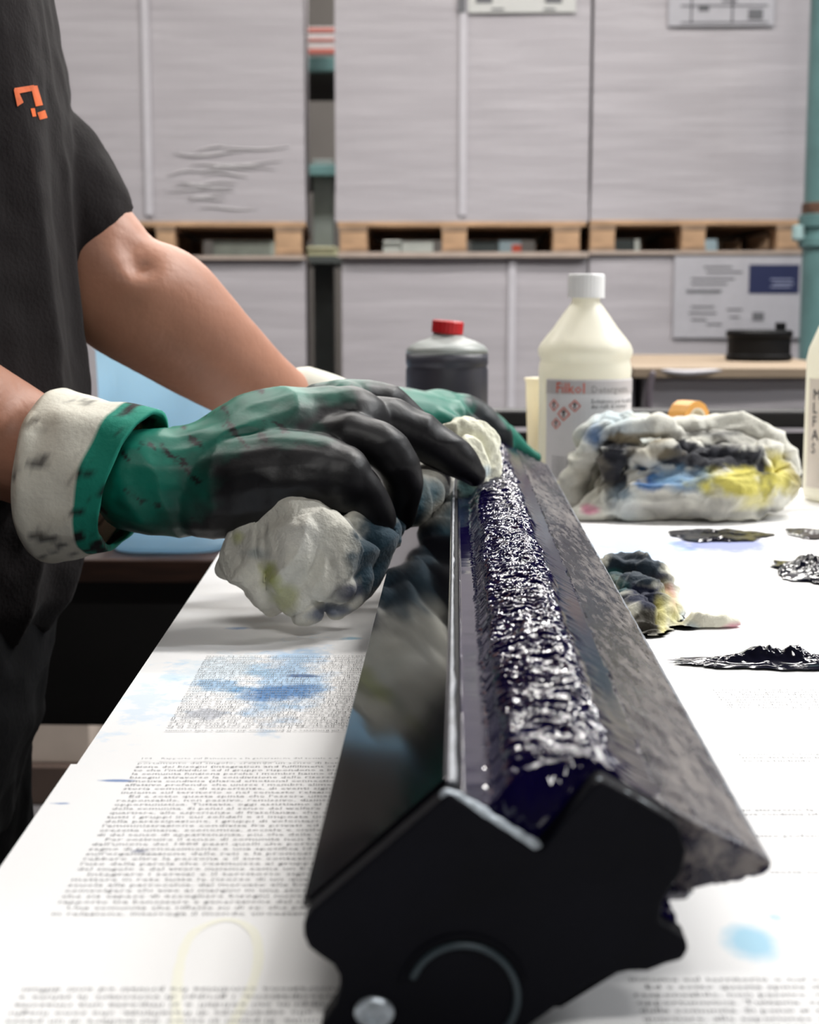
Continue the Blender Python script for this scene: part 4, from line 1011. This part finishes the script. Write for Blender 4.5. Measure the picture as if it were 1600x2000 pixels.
blot(1590, 1118, .034, .05, [(-.1, .2, .3, .014), (.5, .0, .5, .012), (-.75, .1, .18, .006), (.1, -.5, .4, .006)], 'lumpy black ink blot at the right edge beyond the small rag', 5)
blot(1592, 1042, .03, .03, [(.2, 0, .5, .004)], 'thin black ink smear at the right edge level with the big rag', 8)
blot(1400, 1046, .044, .035, [(-.2, .5, .5, .003), (.4, .3, .4, .003), (-.1, -.7, .2, .004)], 'blue-black spread ink blot between the big rag and the small rag', 11, thin=.0005)
0 and blot(1270, 1078, .006, .014, [(0, 0, .6, .002)], 'tiny dark ink speck on blue stain beside the trough', 14)

# ------------------------------------------------------------------ the worker
M_skin = mat('skin', (0.45, 0.215, 0.14), .5, sss=.08, spec=.35, nscale=18, namt=.10, bump=.25, bscale=160)
M_shirt = mat('shirt_black', (0.010, 0.0075, 0.008), .9, spec=.15, sheen=.03, bump=.3, bscale=300, nscale=6, namt=.15)
M_trou = mat('trousers_black', (0.004, 0.004, 0.005), .75, spec=.2, bump=.3, bscale=200, nscale=6, namt=.2)
sL, sR_ = Vector((-.43, 1.32, 1.40)), Vector((-.41, .95, 1.40))     # far (left) and near (right) shoulder
def pr(px, py, Y, r): return (P(px, py, Y), R(r, Y))
farm = [(sL + Vector((-.01, -.04, -.01)), .048), (P(-30, 150, 1.29), .048), (P(60, 335, 1.255), .048), pr(160, 470, 1.255, 114), pr(226, 562, 1.25, 122), pr(322, 618, 1.27, 122), pr(415, 690, 1.30, 104), pr(500, 752, 1.34, 80), pr(580, 790, 1.375, 60), pr(660, 815, 1.40, 52)]
narm = [(sR_ + Vector((-.01, .04, -.01)), .048), (Vector((-.41, .92, 1.32)), .055), (Vector((-.455, .90, 1.20)), .050), (Vector((-.46, .915, 1.125)), .047), (P(-260, 740, .98), .050), (P(-120, 800, 1.01), .048), pr(0, 852, 1.035, 122), pr(90, 895, 1.022, 105), pr(200, 925, 1.012, 82), pr(330, 940, 1.02, 70)]
V3 = Vector
hip = V3((-.50, 1.13, .86))
parts = [tube(farm, seg=24), tube(narm, seg=24),
         tube([(V3((-.47, 1.14, .92)), .095), (V3((-.46, 1.14, 1.1)), .10), (V3((-.45, 1.14, 1.26)), .105), (V3((-.43, 1.14, 1.38)), .08)], seg=28),
         tube([(V3((-.45, 1.06, 1.29)), .075), (V3((-.45, 1.22, 1.29)), .075)], seg=24),
         tube([(V3((-.43, 1.0, 1.37)), .045), (V3((-.42, 1.14, 1.39)), .06), (V3((-.44, 1.28, 1.37)), .045)], seg=24),
         tube([(V3((-.37, 1.14, 1.42)), .062), (V3((-.34, 1.14, 1.50)), .056), (V3((-.32, 1.14, 1.56)), .06)], seg=20),
         # head, leaning to look down at the work
         tube([(V3((-.345, 1.14, 1.66)), .088), (V3((-.30, 1.14, 1.645)), .085), (V3((-.275, 1.14, 1.60)), .062)], seg=28),
         tube([(V3((-.30, 1.14, 1.60)), .068), (V3((-.262, 1.14, 1.548)), .040)], seg=20),
         tube([(V3((-.222, 1.14, 1.640)), .010), (V3((-.203, 1.14, 1.606)), .015)], seg=12),
         tube([(V3((-.226, 1.118, 1.660)), .012), (V3((-.226, 1.162, 1.660)), .012)], seg=10),
         tube([(V3((-.220, 1.127, 1.571)), .009), (V3((-.220, 1.153, 1.571)), .009)], seg=10),
         tube([(V3((-.325, 1.051, 1.655)), .012), (V3((-.328, 1.050, 1.62)), .011)], seg=10), tube([(V3((-.325, 1.229, 1.655)), .012), (V3((-.328, 1.230, 1.62)), .011)], seg=10)]
for s in (-1, 1):
    parts.append(tube([(hip + V3((0, s * .075, .0)), .07), (V3((-.49, 1.13 + s * .10, .70)), .088), (V3((-.475, 1.13 + s * .11, .50)), .058), (V3((-.50, 1.13 + s * .12, .34)), .056), (V3((-.53, 1.13 + s * .12, .12)), .040), (V3((-.53, 1.13 + s * .12, .07)), .042)], seg=20))
    parts.append(tube([(V3((-.55, 1.13 + s * .12, .045)), .04), (V3((-.42, 1.13 + s * .13, .035)), .034)], seg=14))
def skin_disp(c, n):
    d = .0012 * noise.noise(c * 14) + .0003 * noise.noise(c * 60)
    # crook of the elbow
    for (q, s, a) in ((P(264, 522, 1.19), .010, -.010), (P(246, 478, 1.19), .011, -.007), (P(280, 562, 1.17), .014, .004), (P(238, 548, 1.17), .013, .004), (P(330, 500, 1.20), .03, .004)):
        e = (c - q); e.y *= .12; d += a * math.exp(-e.length_squared / (s * s))
    return d
co, fs = fuse(parts, .0055, 6, skin_disp)
cen = co.mean(0)
person = link('person', co, fs, M_skin, smooth=True)
tag(person, 'worker in black T-shirt leaning over the trough, wiping it with gloved hands', 'person')
def child(nm, co, fs, m, **k): return link(nm, co, fs, m, person, **k)
# eyes and hair
for s in (-1, 1):
    child('eye', *lathe((-.232, 1.14 + s * .032, 1.634), [(.001, -.011), (.008, -.008), (.011, 0), (.008, .008), (.001, .011)], 16), mat('eye_white', (.7, .68, .65), .2, nscale=200, namt=.02), smooth=True)
for s in (-1, 1):
    child('iris', *lathe((-.2235, 1.14 + s * .032, 1.634), [(.001, -.0045), (.004, -.003), (.0048, 0), (.004, .003), (.001, .0045)], 12), mat('iris_dark', (.03, .02, .015), .2, nscale=200, namt=.02), smooth=True)
co, fs = fuse([tube([(V3((-.375, 1.14, 1.63)), .082), (V3((-.36, 1.14, 1.68)), .092), (V3((-.315, 1.14, 1.70)), .072)], seg=24)], .005, 3, crumple(60, .003, 120, .0015, 3))
child('hair', co, fs, mat('hair_dark', (.02, .013, .009), .6, nscale=60, namt=.4), smooth=True)
# shirt
def ell(stations, seg=48):
    v, f = [], []
    for (cx, cy, z_, rx, ry) in stations:
        for k in range(seg): a = 2 * math.pi * k / seg; ca, sa = math.cos(a), math.sin(a); v.append((cx + rx * math.copysign(abs(ca) ** .85, ca), cy + ry * math.copysign(abs(sa) ** .85, sa), z_))
    for i in range(len(stations) - 1):
        for k in range(seg): a, b = i * seg + k, i * seg + (k + 1) % seg; f.append((a, b, b + seg, a + seg))
    f.append(tuple(reversed(range(seg)))); f.append(tuple(range((len(stations) - 1) * seg, len(stations) * seg)))
    return v, f
YTc = 1.14
def fx(px, py): return P(px, py, 1.12)
sts = []
for px, py, rx, ry in ((62, 1245, .13, .15), (100, 1190, .165, .165), (122, 1120, .18, .17), (142, 950, .175, .17), (150, 760, .165, .17), (128, 600, .155, .175), (116, 480, .15, .18), (98, 250, .145, .185), (74, 60, .135, .185), (56, -60, .125, .18), (35, -160, .115, .165), (0, -230, .09, .13)):
    q = fx(px, py); sts.append((q.x - rx, YTc, q.z, rx, ry))
hem_f = P(190, 462, 1.24)
def sleeve(pts): return tube(pts, seg=28, n=6)
ax = (P(178, 480, 1.24) - P(60, 230, 1.29)).normalized()
sl_far = [(sL + V3((-.02, -.05, -.01)), .075), (P(-45, 120, 1.30), .070), (P(5, 275, 1.28), .062), (P(56, 365, 1.24), .066), (P(122, 472, 1.262), .0665)]
sl_near = [(sR_ + V3((-.02, .05, -.01)), .085), (V3((-.405, .92, 1.33)), .078), (V3((-.44, .905, 1.24)), .074)]
def flatend(pts, seg=28):                      # sleeve tube with a flat hem
    v, f = tube(pts, seg=seg, n=6, caps=False)
    f.append(tuple(reversed(range(seg)))); f.append(tuple(range(len(v) - seg, len(v)))); return v, f
def shirt_disp(c, n):
    a = math.atan2(c.y - YTc, c.x + .43)
    lo = max(0, min(1, (1.36 - c.z) / .25))
    w_ = noise.noise(V3((c.x * 3, c.y * 3, c.z * 2.5))) * 1.3
    d = lo * .0065 * (1 - 2 * abs(math.sin((a * 5.5 + w_ + c.z * 2.2)))) * .6
    d += .006 * noise.noise(V3((c.x * 16 + c.z * 4, c.y * 16, c.z * 6))) + .0015 * noise.noise(c * 50)
    return d
co, fs = fuse([ell(sts), flatend(sl_far), flatend(sl_near), tube([(V3((-.42, .97, 1.375)), .08), (V3((-.415, 1.14, 1.395)), .098), (V3((-.44, 1.30, 1.375)), .078)], seg=28)], .0045, 4, shirt_disp)
shirt = child('t_shirt', co, fs, M_shirt, smooth=True)
bvh = BVHTree.FromPolygons([V3(c) for c in co], fs)
def on_shirt(px, py, off=.0012):
    d = ray(px, py).normalized(); h_, n_, *_ = bvh.ray_cast(CAM, d); 
    return (h_ - d * off) if h_ else P(px, py, 1.0)
def decal(polys, nm, m, parent):
    V, Fs = [], []
    for quad in polys:                          # quads subdivided over the cloth
        a, b, c_, d_ = quad; n = 6; k0 = len(V)
        for i in range(n + 1):
            for j in range(n + 1):
                s, t = i / n, j / n
                x = (a[0] * (1 - s) + b[0] * s) * (1 - t) + (d_[0] * (1 - s) + c_[0] * s) * t; y = (a[1] * (1 - s) + b[1] * s) * (1 - t) + (d_[1] * (1 - s) + c_[1] * s) * t
                V.append(tuple(on_shirt(x, y)))
        for i in range(n):
            for j in range(n): q = k0 + i * (n + 1) + j; Fs.append((q, q + 1, q + n + 2, q + n + 1))
    o = link(nm, V, Fs, m, parent); return o
M_org = mat('print_orange', (0.75, 0.13, 0.02), .6, nscale=60, namt=.25)
lg = decal([[(28, 172), (66, 166), (70, 176), (30, 184)], [(27, 175), (34, 173), (46, 200), (34, 208)], [(60, 168), (73, 167), (84, 205), (70, 208)], [(60, 212), (68, 211), (71, 227), (64, 228)], [(73, 220), (88, 215), (93, 230), (78, 234)]], 'chest_print', M_org, shirt)
lg['label'] = 'orange lettering on the chest'
# trousers
tp = [ell([(-.48, 1.14, .70, .11, .17), (-.475, 1.14, .78, .13, .175), (-.465, 1.14, .86, .135, .165), (-.46, 1.14, .97, .125, .165)])]
for s in (-1, 1): tp.append(tube([(hip + V3((.01, s * .085, -.02)), .12), (V3((-.475, 1.13 + s * .10, .68)), .105), (V3((-.46, 1.13 + s * .11, .50)), .085), (V3((-.49, 1.13 + s * .12, .32)), .078), (V3((-.52, 1.13 + s * .12, .14)), .070)], seg=24))
q1 = P(75, 1270, 1.12)
co, fs = fuse(tp, .0065, 4, crumple(9, .006, 22, .003, 4))
shiftx = P(78, 1400, 1.13).x - co[:, 0].max(); co[:, 0] += shiftx * .9
child('trousers', co, fs, M_trou, smooth=True)
for s in (-1, 1):
    co, fs = fuse([tube([(V3((-.56, 1.13 + s * .12, .055)), .05), (V3((-.47, 1.13 + s * .125, .05)), .047), (V3((-.38, 1.13 + s * .13, .042)), .040)], seg=18)], .005, 2)
    co = clampz(co, .003); child('shoe', co, fs, M_blk, smooth=True)

# ------------------------------------------------------------------ gloves
M_glove = mat('glove_rubber', (.1, .3, .2), .45, attr=True, spec=.38, bump=.12, bscale=180)
GN = (0.0, 0.17, 0.115); GB = (0.0045, 0.004, 0.0055); GN_LIT = (.10, .42, .30); CW = (.84, .81, .70)
def glove_disp(c, n):
    w_ = noise.noise_vector(c * 14) * .5
    return .0022 * (1 - 2.4 * abs(noise.noise(V3((c.x * 26, c.y * 18, c.z * 26)) + w_))) + .0007 * noise.noise(c * 70)
hand = [ch((272, 938, 1.008, 100), (345, 942, 1.015, 106), (430, 925, 1.03, 116), (520, 890, 1.045, 126), (610, 855, 1.055, 106), (680, 830, 1.06, 76)),
        ch((400, 960, 1.01, 92), (500, 945, 1.01, 100), (600, 930, 1.005, 88), (665, 935, 1.0, 66)),
        ch((600, 840, 1.09, 84), (660, 805, 1.10, 62)),
        # index (far side, top outline)
        ch((620, 800, 1.10, 56), (700, 784, 1.11, 40), (760, 790, 1.12, 34), (810, 822, 1.13, 30), (850, 870, 1.135, 25)),
        # middle, the long stretched finger
        ch((600, 835, 1.07, 60), (690, 815, 1.07, 44), (770, 825, 1.08, 42), (850, 868, 1.09, 39), (900, 905, 1.095, 34), (925, 928, 1.10, 24)),
        # ring, arched down on to the side plate
        ch((600, 870, 1.035, 60), (690, 855, 1.03, 45), (745, 872, 1.03, 43), (782, 925, 1.035, 38), (792, 985, 1.045, 30), (793, 1015, 1.05, 22)),
        # little finger, pressed into the rag
        ch((600, 930, 1.005, 60), (665, 925, .998, 46), (705, 955, 1.0, 41), (735, 1010, 1.01, 34), (748, 1050, 1.02, 24)),
        # thumb on the far side of the plate
        ch((560, 880, 1.11, 58), (660, 880, 1.14, 44), (760, 910, 1.15, 38), (840, 945, 1.155, 28))]
co, fs = fuse(hand, .0019, 5, glove_disp)
gb = P(560, 900, 1.05)
def gcols(co):
    out = np.zeros((len(co), 3)); 
    for i, c in enumerate(co):
        c = V3(c); q = c - CAM; d = q.dot(FW); px = 800 + F * q.dot(RT) / d; py = 1000 - F * q.dot(UP) / d
        x_ = c.x; z_ = c.z
        # black dip line runs obliquely over wrist; ragged
        n_ = noise.fractal(c * 24, 1.0, 2.0, 4); n2 = noise.fractal(V3((c.x * 30 - c.z * 30, c.y * 20, (c.x + c.z) * 90)), 1, 2, 4)
        s = (x_ - P(455, 900, 1.03).x) / .0412 + (P(455, 925, 1.03).z - z_) / .0343 + n_ * 1.2 + .7
        a = max(0, min(1, (s + 1) / 2)); 
        if n2 > .42: a = max(a, min(1, (n2 - .42) * 6))
        b_ = max(0, min(1, (z_ - P(400, 850, 1.02).z) * 40 + .2)) * .22  # paler green towards the top: a highlight put into the colour
        g = [GN[k] * (1 - b_) + GN_LIT[k] * b_ for k in range(3)]
        out[i] = [g[k] * (1 - a) + GB[k] * a for k in range(3)]
    return out
gl = child('glove', co, fs, M_glove, smooth=True, cols=gcols(co)); gl['label'] = 'green rubber glove blackened with ink'
# folded back cuff
def cuff():
    cs = [(262, 938, 1.004, 140), (235, 937, 1.007, 146), (205, 936, 1.010, 151), (170, 936, 1.013, 158), (142, 934, 1.017, 166), (122, 932, 1.020, 172), (110, 930, 1.022, 173), (102, 929, 1.024, 168)]
    ax = (P(262, 938, 1.004) - P(82, 930, 1.022)).normalized(); lean = V3((ax.x, ax.y, ax.z))
    # rims lean: top of the cuff sits to the right of its bottom
    u = V3((0, 1, 0)); u = (u - ax * u.dot(ax)).normalized(); w_ = ax.cross(u) * -1
    if w_.z < 0: w_ = -w_
    seg = 72; v, f = [], []; cols = []
    inner = [(a, b, c_, d - 9) for a, b, c_, d in cs][::-1]
    path = smooth_path([(P(a, b, c_), R(r_, c_)) for a, b, c_, r_ in cs + inner], 5)
    nrow = len(path)
    for i, (p, r_) in enumerate(path):
        for k in range(seg):
            a = 2 * math.pi * k / seg; o = u * math.cos(a) * r_ * .92 + w_ * math.sin(a) * r_
            q = p + o + ax * math.sin(a) * (.0035 + .012 * max(0, min(1, (p.x - P(90, 0, 1.02).x) / .05)))
            dd = .0026 * noise.noise(V3((math.cos(a) * 2.5, math.sin(a) * 2.5, i * .10))) + .001 * noise.noise(q * 60)
            q = q + o.normalized() * dd
            v.append(q)
            s = (q - P(205, 936, 1.010)).dot(ax) - math.sin(a) * .012
            white = s < .004
            n_ = noise.fractal(V3((q.x * 40 + q.z * 30, q.y * 20, q.z * 110 - q.x * 60)), 1, 2, 4); n1 = noise.fractal(q * 20, 1, 2, 3)
            if white:
                c_ = V3(CW); low = max(0, -math.sin(a)); st_ = max(0, min(1, (n_ - .36 + .30 * low) * 3.0)) * .85
                c_ = c_.lerp(V3((.05, .045, .05)), st_); c_ = c_.lerp(V3((.50, .44, .34)), max(0, min(.6, n1 - .02)))
            else:
                c_ = V3((.005, .26, .18)); st_ = max(0, min(1, (n_ - .25) * 4 + max(0, -math.sin(a) - .35) * 3.5)); c_ = c_.lerp(V3(GB), st_)
            cols.append(tuple(c_))
    for i in range(nrow - 1):
        for k in range(seg): a, b = i * seg + k, i * seg + (k + 1) % seg; f.append((a, a + seg, b + seg, b))
    for k in range(seg): a, b = (nrow - 1) * seg + k, (nrow - 1) * seg + (k + 1) % seg; f.append((a, k, (k + 1) % seg, b))
    o = link('cuff', [tuple(q) for q in v], f, mat('cuff_cloth', (.6, .6, .5), .8, attr=True, bump=.3, bscale=200), gl, smooth=True, cols=np.array(cols)); o['label'] = 'folded-back cuff, cream lining and green edge'
cuff()
# far glove
hand2 = [ch((600, 790, 1.385, 64), (660, 812, 1.40, 66), (740, 815, 1.42, 62), (820, 822, 1.44, 56), (880, 826, 1.455, 44)),
         ch((820, 800, 1.45, 34), (870, 798, 1.47, 33), (925, 812, 1.49, 32), (965, 842, 1.50, 28), (985, 875, 1.51, 22)),
         ch((840, 810, 1.47, 34), (900, 810, 1.50, 30), (965, 845, 1.52, 27), (1010, 872, 1.53, 22), (1045, 892, 1.54, 13)),
         ch((820, 820, 1.44, 36), (880, 820, 1.45, 30), (925, 850, 1.46, 27), (945, 895, 1.46, 20)),
         ch((800, 815, 1.43, 32), (850, 815, 1.43, 24), (880, 825, 1.43, 20), (905, 860, 1.43, 18)),
         ch((760, 840, 1.42, 40), (830, 875, 1.41, 27), (880, 900, 1.41, 20))]
co, fs = fuse(hand2, .0022, 4, glove_disp)
nn = []
for c in co:
    c = V3(c); n_ = noise.fractal(c * 18, 1, 2, 3)
    dk = max(0, min(1, (P(850, 812, 1.45).z - c.z) * 40 + n_ * .6 + .35)) * max(0, min(1, (P(960, 0, 1.5).x - c.x) * 30)); dk = max(dk, max(0, min(1, (n_ - .1) * 3)))
    g = V3((.01, .16, .11)).lerp(V3((.008, .012, .014)), dk); nn.append(tuple(g))
g2 = child('glove', co, fs, M_glove, smooth=True, cols=np.array(nn)); g2['label'] = 'green rubber glove on the far end of the trough'
v, f = tube([(P(598, 782, 1.38), R(66, 1.38)), (P(625, 795, 1.39), R(70, 1.39)), (P(650, 805, 1.397), R(70, 1.397))], seg=32)
child_cuff = link('cuff', v, f, mat('cuff_plain', (.70, .69, .60), .8, nscale=30, namt=.15), g2, smooth=True); child_cuff['label'] = 'cream turned-back cuff'

# ------------------------------------------------------------------ the rag in the hand
parts = [ch((565, 985, 1.0, 46), (580, 1050, .985, 82), (600, 1110, .975, 84), (590, 1160, .97, 62), (600, 1185, .968, 34)),
         ch((590, 985, .985, 20), (600, 1040, .975, 54), (640, 1080, .972, 54), (650, 1130, .97, 44)),
         ch((520, 1020, 1.0, 28), (500, 1060, .995, 48), (500, 1110, .985, 48), (530, 1165, .975, 32)),
         ch((500, 1040, 1.0, 22), (470, 1080, 1.0, 26), (450, 1108, 1.0, 14)),
         ch((660, 1060, .985, 36), (690, 1090, .985, 36), (680, 1140, .98, 34), (650, 1180, .975, 22)),
         ch((700, 1040, 1.0, 32), (735, 1060, 1.005, 34), (725, 1110, 1.0, 28), (700, 1150, .99, 18)),
         ch((760, 1040, 1.02, 22), (775, 1060, 1.01, 10)),
         ch((690, 1030, 1.02, 40), (770, 1000, 1.06, 36), (820, 960, 1.09, 36), (850, 930, 1.12, 30))]
co, fs = fuse(parts, .0014, 1, folds((.55, 0, .8), 33, .0062, 85, .0010, 9)); co = clampz(co, ZR + .004)
DT = (.01, .035, .055)
spots = [S(478, 1060, .99, 40, GR, .6, .5), S(530, 1120, .97, 22, OL, .4, .85, 26, .05), S(560, 1165, .96, 26, OL, .5, .5), S(640, 1190, .97, 46, (.06, .09, .18), .4, .8, 14, .06), S(690, 1145, .98, 34, (.02, .03, .08), .35, .9, 22, .05), S(735, 1085, 1.0, 46, DT, .25, 1, 80, .06), S(780, 1000, 1.06, 44, DT, .3, .95, 60, .06), S(470, 1040, 1.0, 12, OL, .5, .5), S(600, 1040, .97, 40, (.72, .71, .66), .5, .6), S(505, 1080, .97, 26, (.15, .2, .22), .5, .5, 10),
         S(825, 960, 1.09, 40, (.03, .14, .2), .5, .9, 30), S(660, 1110, .965, 20, GR, .6, .5, 60)]
rag3 = link('rag', co, fs, M_cloth, smooth=True, cols=paint(co, (.70, .68, .60), spots + [S(765, 1030, 1.03, 52, DT, .3, 1, 40, .09), S(715, 1060, .99, 30, DT, .4, .9, 50, .06)], 60, .45))
tag(rag3, 'whitish rag smeared olive and dark blue, hanging from the nearer gloved hand', 'rag')
parts = [ch((880, 850, 1.17, 20), (905, 845, 1.17, 26), (938, 862, 1.17, 30), (950, 900, 1.165, 24), (945, 950, 1.16, 24), (940, 978, 1.155, 18)),
         ch((915, 880, 1.15, 26), (925, 925, 1.15, 28), (922, 970, 1.15, 22), (918, 990, 1.15, 12)),
         ch((960, 880, 1.18, 13), (962, 930, 1.175, 12), (955, 975, 1.165, 10))]
co, fs = fuse(parts, .0013, 1, folds((.1, 0, 1), 65, .0030, 150, .001, 12))
spots = [S(905, 940, 1.14, 22, (.03, .16, .2), .5, .9, 50, .03), S(925, 970, 1.14, 20, (.08, .2, .2), .6, .8), S(950, 920, 1.15, 10, LB, .5, .6), S(925, 930, 1.14, 14, (.3, .33, .15), .6, .5)]
tag(link('rag', co, fs, M_cloth, smooth=True, cols=paint(co, (.78, .77, .62), spots, 60, .35)), 'cream rag end dipping into the ink, held by the stretched gloved finger', 'rag')

# ------------------------------------------------------------------ groups of look-alikes
GR_ = {'pallet': 'wooden pallets carrying paper stacks', 'paper_stack': 'grey wrapped paper stacks along the back', 'carton': 'small boxes on the shelf behind the pallets', 'rag': 'stained cleaning rags', 'ink_blot': 'ink blots on the printed sheet', 'plastic_bottle': 'plastic bottles on the work table', 'cover_board': 'cover boards on the lower paper stacks', 'printed_sheet': 'printed sheets covering the table'}
for o in bpy.data.objects:
    k_ = o.name.split('.')[0]
    if o.parent is None and k_ in GR_ and 'category' in o and 'group' not in o: o['group'] = GR_[k_]
